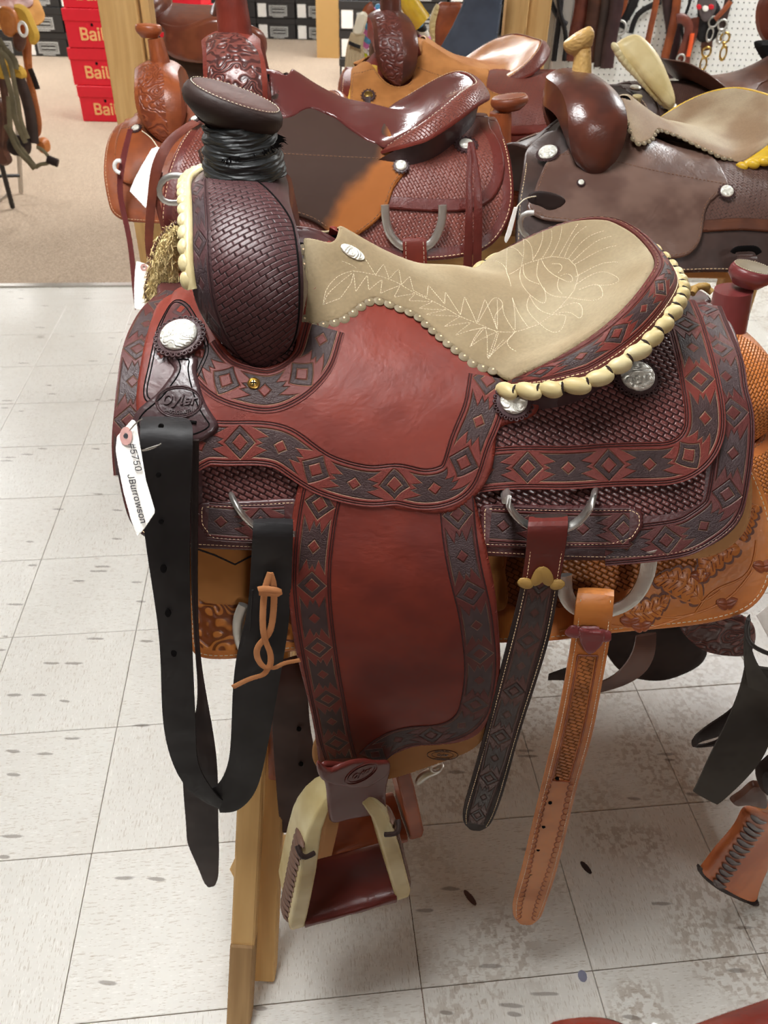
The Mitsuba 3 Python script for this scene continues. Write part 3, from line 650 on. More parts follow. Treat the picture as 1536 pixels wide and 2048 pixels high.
D = M0.dom([(330, 935), (400, 890)] + z2((560, 984), (640, 986), (800, 986), (930, 1010), (1010, 1060), (1100, 1122), (1190, 1165), (1400, 1207)) + z3((430, 1040), (510, 1055), (600, 1046), (650, 1010), (690, 900), (735, 790), (752, 720), (762, 650)), F0, .018)
m, uv = strip(M0, D, .0225, .0198, shift=.0)
put(sq + '__tooled_border', m, 'border', uv=uv)
D = M0.dom(z2((1150, 400), (1130, 470), (1100, 560), (1040, 635), (950, 698), (860, 725), (760, 712), (640, 670), (560, 600), (505, 520)) , F0, .018)
m, uv = strip(M0, D, .0225, .0199, shift=.03); put(sq + '__tooled_border_001', m, 'border', uv=uv)
tn = smooth_poly(M0.dom(z2((232, 770), (240, 640), (275, 480), (335, 330), (395, 268), (450, 280), (500, 350), (545, 450), (560, 520), (530, 600), (480, 690), (400, 740), (300, 790)), F0, .018), .004)
m, uv = skin(M0, tn, .0196, h=.006); put(sq + '__dark_inset', m, 'maroon_dark', uv=uv)
for d_ in (.0, .0035): g_ = tube(surf(resample(inset_line(tn, d_ + .0002), .003), F0, [.0197])[0], .0007, 6, caps=False); put(num(sq + '__groove'), M0.mesh(g_.vertices, g_.faces), 'dark_hole', 60)
for px_ in (z2((425, 312))[0], z2((320, 540))[0]):
    d_ = M0.dom([px_], F0, .018)[0]; di = Polygon(d_ + np.array([(-.013, 0), (0, -.012), (.013, 0), (0, .012)])); m, uv = skin(M0, di, .0199, h=.004); put(num(sq + '__diamond'), m, 'plum', uv=uv); di = Polygon(d_ + np.array([(-.006, 0), (0, -.006), (.006, 0), (0, .006)])); m, uv = skin(M0, di, .0203, h=.003); put(num(sq + '__diamond'), m, 'maroon', uv=uv)
# --- latigo keeper with its stamped maker's mark
D = M0.dom(z2((345, 555), (375, 600), (340, 670), (280, 740), (190, 810), (155, 880), (180, 950), (300, 1000), (470, 990), (520, 975), (575, 940), (600, 895), (580, 850), (535, 780), (505, 690), (492, 600), (500, 550), (420, 530)), F0, .024)
kp = smooth_poly(D, .003); kk = sheet_part(M0, S, 'latigo_keeper', kp, .0195, .0055, 'plum', h=.006)
put(kk + '__edge_groove', fr_t := M0.mesh(*(lambda t: (t.vertices, t.faces))(tube(surf(resample(inset_line(kp, .008), .003), F0, [.0251])[0], .0008, 6, caps=False))), 'dark_hole')
# oval stamp and raised lettering
def on_surface(fr, px, off, F=F0, ux=(1, 0, 0)):
    p, n = surf(fr.dom([px], F, off), F, [off]); return fr.W(p)[0], frame_from((n @ fr.M.T)[0], ux)
o, R = on_surface(M0, (357, 805), .0252)
a_ = np.linspace(0, 2 * np.pi, 60)
def oval(rx, ry, r, z=0.): return tube(np.stack([rx * np.cos(a_), ry * np.sin(a_), 0 * a_ + z], 1), r, 6, caps=False)
def letters(t, hgt, depth=.0008, bold=True, width=None, shear=0., arc=None):
    m = meshkit.text_mesh(t, hgt, depth, bold); m.vertices[:, 0] -= m.bounds[:, 0].mean()
    if width: m.vertices[:, 0] *= width / (m.bounds[1, 0] - m.bounds[0, 0])
    m.vertices[:, 0] += shear * m.vertices[:, 1]
    if arc:                      # bend along an ellipse-like bow, arc = sag over half width
        w = np.abs(m.vertices[:, 0]).max(); m.vertices[:, 1] += arc * (m.vertices[:, 0] / w) ** 2
    return m
mk = cat([oval(.0245, .0175, .0010), oval(.0225, .0155, .0006), place(letters('Oyler', .0105, .0016, True, .036, .25), np.eye(3), (0, -.003, 0)), place(letters('SADDLESMITH', .0036, .001, True, .030, 0, .0035), np.eye(3), (0, -.0135, 0))])
put(kk + '__makers_mark', place(mk, R, o), 'plum'); lab(kk + '__makers_mark', 'oval stamp reading Oyler Saddlesmith')
sl = [tube(surf(M0.dom(z2((205, 868), (330, 862), (490, 880)), F0, .025), F0, [.0255])[0], .002, 6)]
put(kk + '__slot', cat(sl) if False else M0.mesh(sl[0].vertices, sl[0].faces), 'dark_hole')
# --- conchos
concho_at(M0, S, (362, 676), .026, 38, 52, n=26)
concho_at(M0, S, (1027, 806), .020, 27, 40, n=22)
concho_at(M0, S, (1273, 757), .0145, 34, 47, n=26)
o, R = on_surface(M0, (507, 768), .0205)
k = sub(S, 'screw'); put(k, place(cat([revolve(disc_prof(.0048, .002), 24), trimesh.creation.torus(.0058, .0012, 24, 8)]), R, o), 'brass'); lab(k, 'brass cross-head screw with washer')
put(k + '__cross', place(cat([box((-.003, -.0005, .0018), (.003, .0005, .0025)), box((-.0005, -.003, .0018), (.0005, .003, .0025))]), R, o), 'dark_hole', False)
# --- seat: one surface through its ridge, sides and rim
RIM = np.array([(.122, .171, 1.078), (.146, .178, 1.095), (.196, .175, 1.125), (.243, .150, 1.155), (.280, .100, 1.173), (.300, .05, 1.173), (.306, 0, 1.171)])
RIMF = np.vstack([RIM, RIM[-2::-1] * [1, -1, 1]])
cp = []
for X in np.arange(-.2, .101, .05):
    for w in (0, .04, .08, .12, .16, .2, .25): cp.append((X, w, F0(np.array(X), np.array(w)) + .0185 + .004 * math.exp(-(w / .1) ** 2)))
cp += [tuple(r) for r in RIM] + [(.15, 0, 1.110), (.2, 0, 1.116), (.25, 0, 1.138), (.15, .08, 1.101), (.2, .08, 1.112), (.25, .07, 1.142), (.2, .13, 1.114), (.15, .13, 1.092)]
cp += [(x + .05, w * 1.3 + .0, z + .02) for x, w, z in RIM[2:]]
cp = np.array(cp); cp = np.vstack([cp, cp[cp[:, 1] > 0] * [1, -1, 1]])
_gx, _gw = np.linspace(-.22, .42, 97), np.linspace(-.3, .3, 91)
_rb = RBFInterpolator(cp[:, :2], cp[:, 2], smoothing=1e-5, kernel='thin_plate_spline')
from scipy.interpolate import RectBivariateSpline
_sp = RectBivariateSpline(_gx, _gw, _rb(np.stack(np.meshgrid(_gx, _gw, indexing='ij'), -1).reshape(-1, 2)).reshape(97, 91))
def FS(X, w): return _sp.ev(np.clip(X, -.22, .42), np.clip(w, -.3, .3))
front = M0.dom(zs((60, 255), (70, 400), (72, 550), (68, 690), (75, 790)), FS, .002)
scal = spline(M0.dom(zs((75, 790), (145, 810), (210, 800), (280, 785), (340, 765), (395, 735), (440, 695), (485, 662), (530, 635), (580, 622), (630, 630), (680, 645), (735, 670), (790, 690), (850, 715), (905, 745), (960, 795), (1010, 840), (1070, 895), (1130, 945), (1185, 990), (1240, 1035), (1305, 1085), (1375, 1115), (1450, 1135)), FS, .002), h=.004)
rim2 = np.stack([RIMF[:, 0], s_of_w(RIMF[:, 1])], 1)
half = np.vstack([spline(front, h=.004), scal[1:]]); top0 = half[0]
poly = np.vstack([half, spline(rim2, h=.004)[3:-3], (half * [1, -1])[::-1]])
# rounded slot behind the fork (hand hole)
seatp = Polygon(poly).buffer(0)
if seatp.geom_type != 'Polygon': seatp = max(seatp.geoms, key=lambda g: g.area)
hole = Polygon(spline(np.array([(-.13, -.05), (-.085, -.058), (-.066, -.03), (-.062, 0.0), (-.068, .028), (-.088, .034), (-.13, .034)]), h=.004, closed=True))
seatp = seatp.difference(hole)
ks = sheet_part(M0, S, 'seat', seatp, .0, .0045, 'suede', F=FS, h=.008); lab(ks, 'tan suede seat with leaf stitching and a scalloped edge')
hp, _ = surf(np.array([(x, y) for x, y in hole.buffer(.004).exterior.coords]), FS, [0]); hb = hp.copy(); hb[:, 2] -= .05
G = np.stack([hp, hb], 1); put(sub(S, 'hand_hole_lining'), M0.mesh(G.reshape(-1, 3), grid_faces(len(hp), 2)), 'black_suede')
# scallops with a rivet hole each along the near and far edge
sc = trimesh.util.concatenate([revolve([(.0068, 0), (.0068, .0012), (.005, .0022), (.002, .0024), (0, .0024)], 14)])
def scallops(line, step=.0125, M0=M0, ks=ks):
    Q = resample(line, h=step); Pq, Nq = surf(Q, FS, [.0014])
    for p, n in zip(Pq, Nq):
        k = sub(ks, 'scallop'); R = frame_from(n); put(k, M0.mesh(sc.vertices @ R.T + p, sc.faces), 'suede_edge', 30)
        k2 = k + '__hole'; b = trimesh.creation.cylinder(.0012, .0012, sections=8); put(k2, M0.mesh((b.vertices + [0, 0, .0022]) @ R.T + p, b.faces), 'thread')
leather('suede_edge', lin(118, 104, 80), lin(104, 90, 68), .55, .3)
scallops(np.vstack([spline(front, h=.004)[:-1], scal]))
# stitched leaves on the seat
leafs = [zs((205, 655), (225, 560), (260, 500), (330, 440), (425, 410)), zs((205, 655), (330, 610), (410, 500), (430, 425), (445, 560), (530, 440), (540, 550), (640, 470), (625, 575), (770, 515), (725, 600), (880, 575), (830, 625), (1010, 630), (905, 682), (1110, 690), (955, 725), (1210, 740), (1090, 815), (1290, 785), (1170, 880), (1385, 825), (1285, 960), (1480, 850), (1410, 1045), (1536, 900)),
         zs((425, 410), (590, 440), (690, 470), (775, 510), (885, 575), (1010, 630), (1120, 690), (1220, 745), (1330, 790), (1480, 855)), zs((520, 330), (590, 440), (650, 360), (690, 470), (760, 395), (780, 510), (840, 450), (865, 550), (965, 600), (975, 510), (1095, 650), (1100, 560), (1210, 730), (1240, 595), (1330, 790), (1390, 615), (1480, 840), (1480, 610)),
         zs((345, 340), (420, 370), (460, 400)), zs((210, 640), (240, 580), (300, 520), (425, 420)),
         zc((60, 820), (130, 700), (200, 640), (240, 690), (190, 760), (200, 880)), zc((0, 880), (110, 860), (210, 890), (330, 890), (430, 860), (510, 830), (600, 765), (650, 720), (720, 640), (760, 590), (790, 490), (770, 410), (720, 360), (600, 345), (520, 360), (450, 380), (390, 400), (280, 470)),
         zc((0, 1000), (110, 860), (130, 1085), (210, 890)), zc((130, 1085), (330, 890), (275, 960), (300, 1010), (360, 1040)), zc((330, 890), (250, 760), (240, 690)), zc((310, 640), (330, 780), (330, 890)), zc((430, 860), (350, 740), (310, 640)), zc((440, 620), (420, 720), (510, 830)), zc((440, 630), (500, 720), (600, 765)), zc((510, 830), (650, 890), (695, 810), (690, 770), (600, 765)), zc((600, 765), (720, 750), (805, 795), (820, 730), (760, 680), (650, 720)),
         zc((720, 640), (830, 660), (950, 650), (955, 570), (900, 550), (780, 590)), zc((780, 540), (900, 470), (1000, 460), (1080, 530), (900, 550)), zc((770, 490), (950, 400), (1100, 385)), zc((765, 400), (950, 300), (1090, 260)), zc((745, 380), (900, 250), (1060, 190)), zc((720, 355), (840, 220), (990, 155)), zc((690, 345), (780, 180), (860, 120)), zc((650, 340), (730, 200), (800, 90)), zc((590, 345), (650, 230), (670, 120)), zc((530, 350), (590, 240), (590, 140)), zc((455, 370), (520, 250), (530, 150)),
         zc((520, 360), (560, 430), (640, 490), (740, 525), (745, 490), (690, 470), (650, 490)), zc((600, 395), (660, 400), (665, 440), (630, 470)), zc((500, 370), (490, 480), (520, 545), (560, 600), (640, 635), (720, 635)), zc((650, 500), (640, 560), (680, 620)), zc((385, 210), (390, 330), (370, 430), (380, 540), (440, 620)), zc((270, 280), (275, 470), (300, 560)), zc((390, 400), (430, 510), (520, 545)), zc((440, 620), (540, 680), (540, 560)), zc((170, 370), (250, 410), (270, 470)), zc((385, 215), (450, 280), (460, 370)), zc((275, 275), (340, 290), (390, 350))]
out = []
for q in leafs:
    D = spline(M0.dom(q, FS, .005), h=.002) if len(q) <= 12 and q is not leafs[1] else resample(M0.dom(q, FS, .005), h=.002)
    p, n = surf(D, FS, [.0046]); m = dash_mesh(p, n, .0026, .0012, .0006, .0003)
    if m: out.append(M0.mesh(*m))
put(ks + '__leaf_stitching', cat(out), 'thread_white', False); lab(ks + '__leaf_stitching', 'pale leaf pattern stitched into the suede', kind='stuff')
o, R = on_surface(M0, (705, 506), .005, FS, (.8, .0, -.5)); k = sub(S, 'name_plate')
pm = revolve([(.0152, 0), (.0152, .0012), (.013, .0024), (0, .0028)], 36); pm.vertices[:, 1] *= .55; put(k, place(pm, R, o), 'engraved_silver'); lab(k, 'oval silver plate on the seat front')
# --- cantle: binding band, edge lacing and back
tr = np.linspace(0, 1, len(RIMF)); rimc = spline(RIMF, n=240); tt = np.gradient(rimc[:, :2], axis=0); tt /= np.linalg.norm(tt, axis=1, keepdims=True)
oo = np.stack([-tt[:, 1], tt[:, 0]], 1); oo = oo * np.sign((oo * (rimc[:, :2] - [.15, 0])).sum(1))[:, None]; oo = np.stack([oo[:, 0], oo[:, 1], 0 * oo[:, 0]], 1)
u_ = np.linspace(0, 1, 240); tap = np.clip(np.sin(u_ * np.pi) * 2.3, 0, 1) ** .9
kc = S + '__cantle'; q = np.linspace(0, 1, 11)
OUTW, OUTD = .031, -.021
def band_pt(qv, lift=0.):
    g = rimc[:, None] + oo[:, None] * (OUTW * qv)[None, :, None] * tap[:, None, None] + np.array([0, 0, 1.]) * (OUTD * qv ** 1.3 + .0055 * np.sin(qv * np.pi) + .003)[None, :, None] * tap[:, None, None]
    return g + np.array([0, 0, lift])
G = band_pt(q); Gb = band_pt(q, -.005)[:, ::-1]; G2 = np.concatenate([G, Gb], 1)
put(kc, M0.mesh(G2.reshape(-1, 3), grid_faces(*G2.shape[:2], closed_m=True)), 'maroon_mid', 40)
qq = np.linspace(.22, .86, 9); G = band_pt(qq, .0006)[6:-6]; L = np.r_[0, np.cumsum(np.linalg.norm(np.diff(G[:, 4], axis=0), axis=1))]
uv = np.stack([np.repeat(L[:, None] + .055, 9, 1), np.repeat((np.linspace(-1, 1, 9) * .0205)[None], len(L), 0)], -1).reshape(-1, 2)
put(kc + '__tooled_border', M0.mesh(G.reshape(-1, 3), grid_faces(*G.shape[:2])), 'border', uv=uv)
for nm, qv in (('edge_stitching', .93), ('inner_stitching', .10)):
    e = band_pt(np.array([qv]), .0006)[6:-6, 0]; m = dash_mesh(e, np.repeat([[0, 0, 1.]], len(e), 0), .0036 if qv > .5 else .006, .0014 if qv > .5 else .006, .0009)
    put(kc + '__' + nm, M0.mesh(*m), 'thread' if qv > .5 else 'thread_dark', False); lab(kc + '__' + nm, None, kind='stuff')
ed = band_pt(np.array([1.04]), -.004)[:, 0]; L = np.r_[0, np.cumsum(np.linalg.norm(np.diff(ed, axis=0), axis=1))]
out, dk = [], []
n = 30
for i in range(n):
    s = (i + .5) / n * L[-1]; c = np.array([np.interp(s, L, ed[:, j]) for j in range(3)]); c2 = np.array([np.interp(s + .004, L, ed[:, j]) for j in range(3)]); ob = np.array([np.interp(s, L, oo[:, j]) for j in range(3)])
    tg = c2 - c; tg /= np.linalg.norm(tg); R = frame_from(tg * .93 + ob * .28 + np.array([0, 0, -.22]), ob)
    m = trimesh.creation.icosphere(3); m.apply_scale((.0082, .0092, .0150 * (1 + .12 * math.sin(i * 2.3)))); m.vertices = m.vertices @ R.T + c + ob * .004
    out.append(m)
    d = trimesh.creation.torus(.0062, .0012, 12, 5); dk.append(trimesh.Trimesh(d.vertices @ frame_from(tg, ob).T + c + tg * L[-1] / n / 2 + ob * .003, d.faces, process=False))
out.append(tube(ed, .0062, 8))
m = cat(out); put(kc + '__rawhide_lacing', M0.mesh(m.vertices, m.faces), 'rawhide', 60); lab(kc + '__rawhide_lacing', 'twisted cream rawhide lacing round the cantle edge')
m = cat(dk); put(kc + '__lace_gaps', M0.mesh(m.vertices, m.faces), 'brown_black', 60); lab(kc + '__lace_gaps', None, kind='stuff')
q = np.linspace(0, 1, 5); topw = rimc + oo * .012 + [0, 0, -.014]; botw = rimc + oo * .004; botw[:, 2] = F0(botw[:, 0], botw[:, 1]) + .006
topw[:, 2] = np.maximum(topw[:, 2], botw[:, 2])
G = topw[:, None] * (1 - q)[None, :, None] + botw[:, None] * q[None, :, None]; put(kc + '__back', M0.mesh(G.reshape(-1, 3), grid_faces(240, 5)), 'plum')
# rear tie: two knotted laces on the skirt behind the cantle
for px in ((1338, 582), (1400, 588)):
    k = sub(S, 'lace_knot'); o, R = on_surface(M0, px, .012, F0)
    kn = cat([place(tube(spline([(-.012, -.006, .002), (0, .004, .009), (.014, -.002, .003)], n=12), .0042, 8), np.eye(3), (0, 0, 0)), tube(spline([(-.01, .008, .003), (.002, -.004, .012), (.012, .009, .004)], n=12), .004, 8)])
    put(k, place(kn, R, o), 'ochre_lace', 60)
# --- fork and horn
fork(M0, S); labels[S + '__fork'] = {'label': 'dark brown swell stamped with a weave'}
horn(M0, S, mats=('rubber', 'brown_black', 'cap_brown'))
# fleece lining seen under the far front
fl = [(296, 600), (299, 545), (310, 495), (332, 462), (358, 446), (366, 520), (372, 580), (345, 582), (318, 602)]
A = at_y(spline(fl, h=8, closed=True)[:-1], 1.0); k = sub(S, 'fleece_lining')
pl = Polygon(A[:, [0, 2]]).buffer(0); V, t = triangulate(pl, .006)
d = shapely.distance(shapely.points(V), pl.boundary); yy = 1.0 - .010 * np.sqrt(np.clip(d / .012, 0, 1)) - .005 * (meshkit.fbm(np.c_[V * 160, V[:, :1] * 0], 3, 3) - .5) * np.clip(d / .004, 0, 1)
V3 = np.c_[V[:, 0], yy, V[:, 1]]; Vb = np.c_[V[:, 0], 0 * yy + 1.012, V[:, 1]]; n = len(V)
e = np.arange(len(t)); m = trimesh.Trimesh(np.vstack([V3, Vb]), np.vstack([t, t[:, ::-1] + n]), process=False); put(k, m, 'fleece'); rng = np.random.default_rng(8); ii = rng.integers(0, len(V3), 2600); tip = rng.normal(0, 1, (2600, 3)) * [.0035, .002, .0035] + [0, -.004, -.0035]; sd = rng.normal(0, .0006, (2600, 3)); bs = V3[ii] + rng.normal(0, .002, (2600, 3)) * [1, 0, 1]
put(k + '__fibres', (np.stack([bs - sd, bs + sd, bs + tip], 1).reshape(-1, 3), np.arange(7800).reshape(-1, 3)), 'fleece_fibre', False); lab(k + '__fibres', None, kind='stuff'); flat('fleece_fibre', lin(206, 186, 136), .9, .1); lab(k, 'yellowish fleece lining under the front')
C = resample(np.array(pl.exterior.coords), h=.004); C3 = np.c_[C[:, 0], 0 * C[:, 0] + 1.0, C[:, 1]]
out = [place(trimesh.creation.icosphere(1, .0028), np.eye(3), p) for p in C3[::1]]; put(sub(S, 'fleece_binding'), cat(out), 'brown')
# --- fender and stirrup leather
FD = Drape([.3, .70, .80, .88, .92, .96, 1.0, 1.06], [.293, .293, .290, .280, .268, .250, .232, .2])
D = M0.dom([(600, 960)] + z5((240, 90), (205, 300), (195, 560), (210, 760), (240, 930), (290, 1130), (330, 1320), (352, 1480)) + [(660, 1560), (770, 1560)] + z5((690, 1478), (740, 1430), (850, 1390), (960, 1382), (1060, 1370), (1150, 1338), (1215, 1270), (1250, 1150), (1280, 1000), (1275, 800), (1255, 600), (1200, 330), (1150, 130)) + [(935, 960)], FD, .003)
fp = Polygon(np.vstack([spline(D, h=.004)])).buffer(0); kf = sheet_part(M0, S, 'fender', fp, .0, .005, 'maroon', F=FD, h=.008)
D = M0.dom(z5((380, 60), (360, 150), (340, 270), (318, 485), (325, 690), (350, 880), (378, 1045), (410, 1210), (437, 1350), (465, 1450)), FD, .005)
m, uv = strip(M0, D, .0215, .0056, F=FD, shift=.068); put(kf + '__tooled_border', m, 'border', uv=uv)
D = M0.dom(z5((1045, 80), (1058, 170), (1068, 285), (1100, 490), (1145, 680), (1170, 850), (1178, 990), (1160, 1145), (1125, 1240), (1050, 1300), (940, 1328), (850, 1333), (760, 1352), (680, 1395), (620, 1450)), FD, .005)
m, uv = strip(M0, D, .0190, .0057, F=FD, shift=.062); put(kf + '__tooled_border_001', m, 'border_dark', uv=uv)
D = M0.dom([(640, 1540), (760, 1560), (790, 1556), (840, 1540), (905, 1517), (952, 1494), (985, 1440), (980, 1380), (900, 1350), (700, 1400)], FD, -.004)
lp = Polygon(spline(D, h=.005, closed=True)).buffer(0); kl = sheet_part(M0, S, 'fender_lining', lp, -.0065, .004, 'lining_tan', F=FD)
o, R = on_surface(M0, (885, 1510), -.0022, FD); mk = cat([oval(.0205, .0108, .0005), oval(.0145, .0066, .0003), place(letters('SADDLERY', .0032, .0004, True, .022), np.eye(3), (0, .0072 - .0005, 0)), place(letters('Oyler', .005, .0004, True, .015, .2), np.eye(3), (0, -.0022, 0)), place(letters('HANDMADE', .0028, .0004, True, .02), np.eye(3), (0, -.0098, 0))])
put(kl + '__stamp', place(mk, R, o), 'brown'); lab(kl + '__stamp', 'oval maker stamp on the tan lining')

# stirrup: its own frame a (along the tread), b (away), z
AV, BV = np.array([.954, .299, 0]), np.array([-.299, .954, 0]); FL = np.array([-.0985, .560, .333])
def SW(a, b, z): return FL + np.asarray(a)[..., None] * AV + np.asarray(b)[..., None] * BV + np.asarray(z)[..., None] * np.array([0, 0, 1.0])
ST = S + '__stirrup'
def rrect(hx, hy, r, n=6):
    out = []
    for cx, cy_, a0_ in ((hx - r, hy - r, 0), (-hx + r, hy - r, 90), (-hx + r, -hy + r, 180), (hx - r, -hy + r, 270)):
        for i in range(n): a = math.radians(a0_ + 90 * i / (n - 1)); out.append((cx + r * math.cos(a), cy_ + r * math.sin(a)))
    return np.array(out)
def side(sgn):
    zs_ = np.array([-.028, -.026, -.018, .0, .06, .12, .165, .185, .205, .222, .232, .236]); dep = np.array([.030, .036, .042, .0445, .0435, .040, .034, .030, .026, .021, .014, .004]); tk = np.array([.006, .010, .012, .0125, .0125, .0125, .012, .011, .010, .009, .007, .002])
    lean = np.array([0, 0, 0, 0, .010, .020, .028, .034, .044, .056, .066, .070]); G = []
    for z, d, t, l in zip(zs_, dep, tk, lean):
        r = rrect(t, d, min(t, d) * .42); a = (-.010 + l if sgn < 0 else .147 - l) + r[:, 0]; bb = .0425 + (.012 * max(0, z - .15) / .08 if True else 0) + r[:, 1]
        G.append(SW(a, bb, np.full(len(r), z)))
    G = np.array(G); m = grid_mesh(G, closed_m=True); c = len(G) - 1, G.shape[1]
    V = np.vstack([m.vertices, G[0].mean(0), G[-1].mean(0)]); n, k = G.shape[0] * G.shape[1], G.shape[1]; j = np.arange(k)
    F = np.vstack([m.faces, np.stack([np.full(k, n), (j + 1) % k, j], 1), np.stack([np.full(k, n + 1), (n - k) + j, (n - k) + (j + 1) % k], 1)])
    return trimesh.Trimesh(V, F, process=False), zs_, lean
for sgn in (-1, 1):
    m, zs_, lean = side(sgn); k = sub(ST, 'side'); put(k, m, 'rawhide', 50)
    out = []
    for i in range(15):
        z = -.006 + i * .0128; l = np.interp(z, zs_, lean); a = (-.0232 + l if sgn < 0 else .1602 - l)
        p = SW(np.array([a, a - sgn * -.0006 * 0 + (-.0012 if sgn < 0 else .0012), a]), np.array([.008, .028, .050]), np.array([z, z - .005, z - .018]))
        out.append(tube(spline(p, n=7), [.001, .0042, .0048, .005, .0048, .0042, .001], 8))
    kl = sub(ST, 'lacing'); put(kl, cat(out), 'lace_brown', 60)
pr = np.array([(-.002, -.002), (-.0045, -.012), (.003, -.020), (.03, -.024), (.06, -.022), (.083, -.016), (.088, -.006), (.083, .001), (.06, .0035), (.03, .0015), (.008, .0025)])
pr = spline(pr, n=48, closed=True)[:-1]; aa_ = np.linspace(.0, .137, 16)
wav = .0012 * np.sin(aa_ * 130)
G = np.array([SW(np.full(len(pr), a), pr[:, 0], pr[:, 1] + (wv if True else 0) * (pr[:, 1] < -.01) - .004 * math.sin(a / .137 * math.pi) * (pr[:, 1] > -.004)) for a, wv in zip(aa_, wav)])
put(ST + '__tread', cat([grid_mesh(G, closed_m=True)]), 'maroon_plain', 60); lab(ST + '__tread', 'dark red leather wrapped over the tread')
put(ST + '__bolt', tube(SW(np.array([.045, .0685, .092]), np.array([.054] * 3), np.array([.215] * 3)), .006, 12), 'steel')
for sgn, px in ((-1, (607, 1615)), (1, (811, 1573))):
    a = np.array([-.006, .0, .012]) + .028 if sgn < 0 else np.array([.120, .112, .100])
    p = SW(np.array([-.0005, .004, .020] if sgn < 0 else [.1375, .134, .118]), np.array([.012, .000, .006]), np.array([.176, .168, .158])); put(sub(ST, 'lace_loop'), tube(spline(p, n=10), .0035, 8), 'brown_black', 60)
# stirrup leather: two overlapping bands in front of the bar
def px_sheet(k, px, Y, th, mat, h=.006, bow=0., sharp=False):
    """a hanging piece traced at depth Y(x) with its own thickness"""
    Q = resample(px, h=4, closed=True)[:-1] if sharp else spline(px, h=6, closed=True)[:-1]; y = Y(Q[:, 0], Q[:, 1]) if callable(Y) else np.full(len(Q), Y); P3 = at_y(Q, y)
    c = P3.mean(0); u, s, vt = np.linalg.svd(P3 - c, full_matrices=False); n = vt[2] * (-1 if vt[2] @ (EYE - c) < 0 else 1); R = frame_from(n); q = (P3 - c) @ R
    pl = Polygon(q[:, :2]).buffer(0); pl = pl if pl.geom_type == 'Polygon' else max(pl.geoms, key=lambda g: g.area)
    A, t = triangulate(pl, h, th * .8); d = shapely.distance(shapely.points(A), pl.boundary); kq = np.clip(d / (th * .8), 0, 1)
    off = th * (.3 + .7 * np.sqrt(1 - (1 - kq) ** 2)); from scipy.interpolate import griddata
    z0 = griddata(q[:, :2], q[:, 2], A, 'nearest') * 0
    b = bow * (1 - (A[:, 0] / max(abs(A[:, 0]).max(), 1e-6)) ** 2) if bow else 0
    top = np.c_[A, off + b]; bot = np.c_[A, 0 * off + b]; nn = len(A)
    e = np.vstack([t[:, [0, 1]], t[:, [1, 2]], t[:, [2, 0]]]); _, inv, cnt = np.unique(np.sort(e, 1), axis=0, return_inverse=True, return_counts=True); bd = e[cnt[inv.ravel()] == 1]
    F = np.vstack([t, t[:, ::-1] + nn, np.stack([bd[:, 1], bd[:, 0], bd[:, 0] + nn], 1), np.stack([bd[:, 1], bd[:, 0] + nn, bd[:, 1] + nn], 1)])
    put(k, trimesh.Trimesh(np.vstack([top, bot]) @ R.T + c, F, process=False), mat, 40); return c, R
zt = lambda *p: ZP((560, 1480), 5.12, p)
yst = lambda x, y: .590 + (x - 640) / 140 * .045 - (y - 1540) / 100 * .006
px_sheet(sub(S, 'stirrup_leather'), zt((420, 240), (455, 420), (480, 600), (500, 790), (520, 825), (700, 790), (1060, 705), (1080, 600), (1090, 420), (1110, 230), (760, 230)), lambda x, y: yst(x, y) + .006, .005, 'maroon_plain')
leather('lace_brown', lin(106, 78, 64), None, .55)
kb = sub(S, 'stirrup_hobble'); c, R = px_sheet(kb, zt((385, 210), (390, 340), (470, 420), (640, 455), (760, 475), (900, 460), (1000, 400), (1095, 330), (1115, 215), (1000, 205), (860, 185), (700, 205), (560, 262), (470, 275)), lambda x, y: yst(x, y) - .004, .005, 'maroon_plain')
o = at_y([(723, 1547)], [yst(723, 1547) - .0100])[0]; put(kb + '__stamp', place(cat([oval(.023, .0155, .0006), oval(.019, .0122, .0004), place(letters('Oyler', .008, .0006, True, .026, .3), np.eye(3), (0, -.004, 0))]), frame_from(R[:, 2], AV), o), 'maroon_plain'); lab(kb + '__stamp', 'oval maker stamp')
# --- dee rings
def dee(k, px, Y, r=.0062, mat='steel', flat=.55, tuck=.06):
    Q = spline(px, h=12); y1 = Q[:, 1].max(); P3 = at_y(Q, Y + tuck * np.clip((y1 - 60 - Q[:, 1]) / 22, 0, 1) * (Y < 1)); put(k, tube(P3, r, 10, flat, up=(0, -1, .3)), mat, 60)
dee(sub(S, 'dee_ring'), [(1005, 940), (1010, 985), (1024, 1022), (1056, 1050), (1100, 1060), (1145, 1050), (1176, 1020), (1189, 985), (1192, 940)], .672)
dee(sub(S, 'dee_ring'), [(452, 900), (455, 950), (463, 990), (482, 1025), (510, 1052), (550, 1066), (590, 1068)], .672)
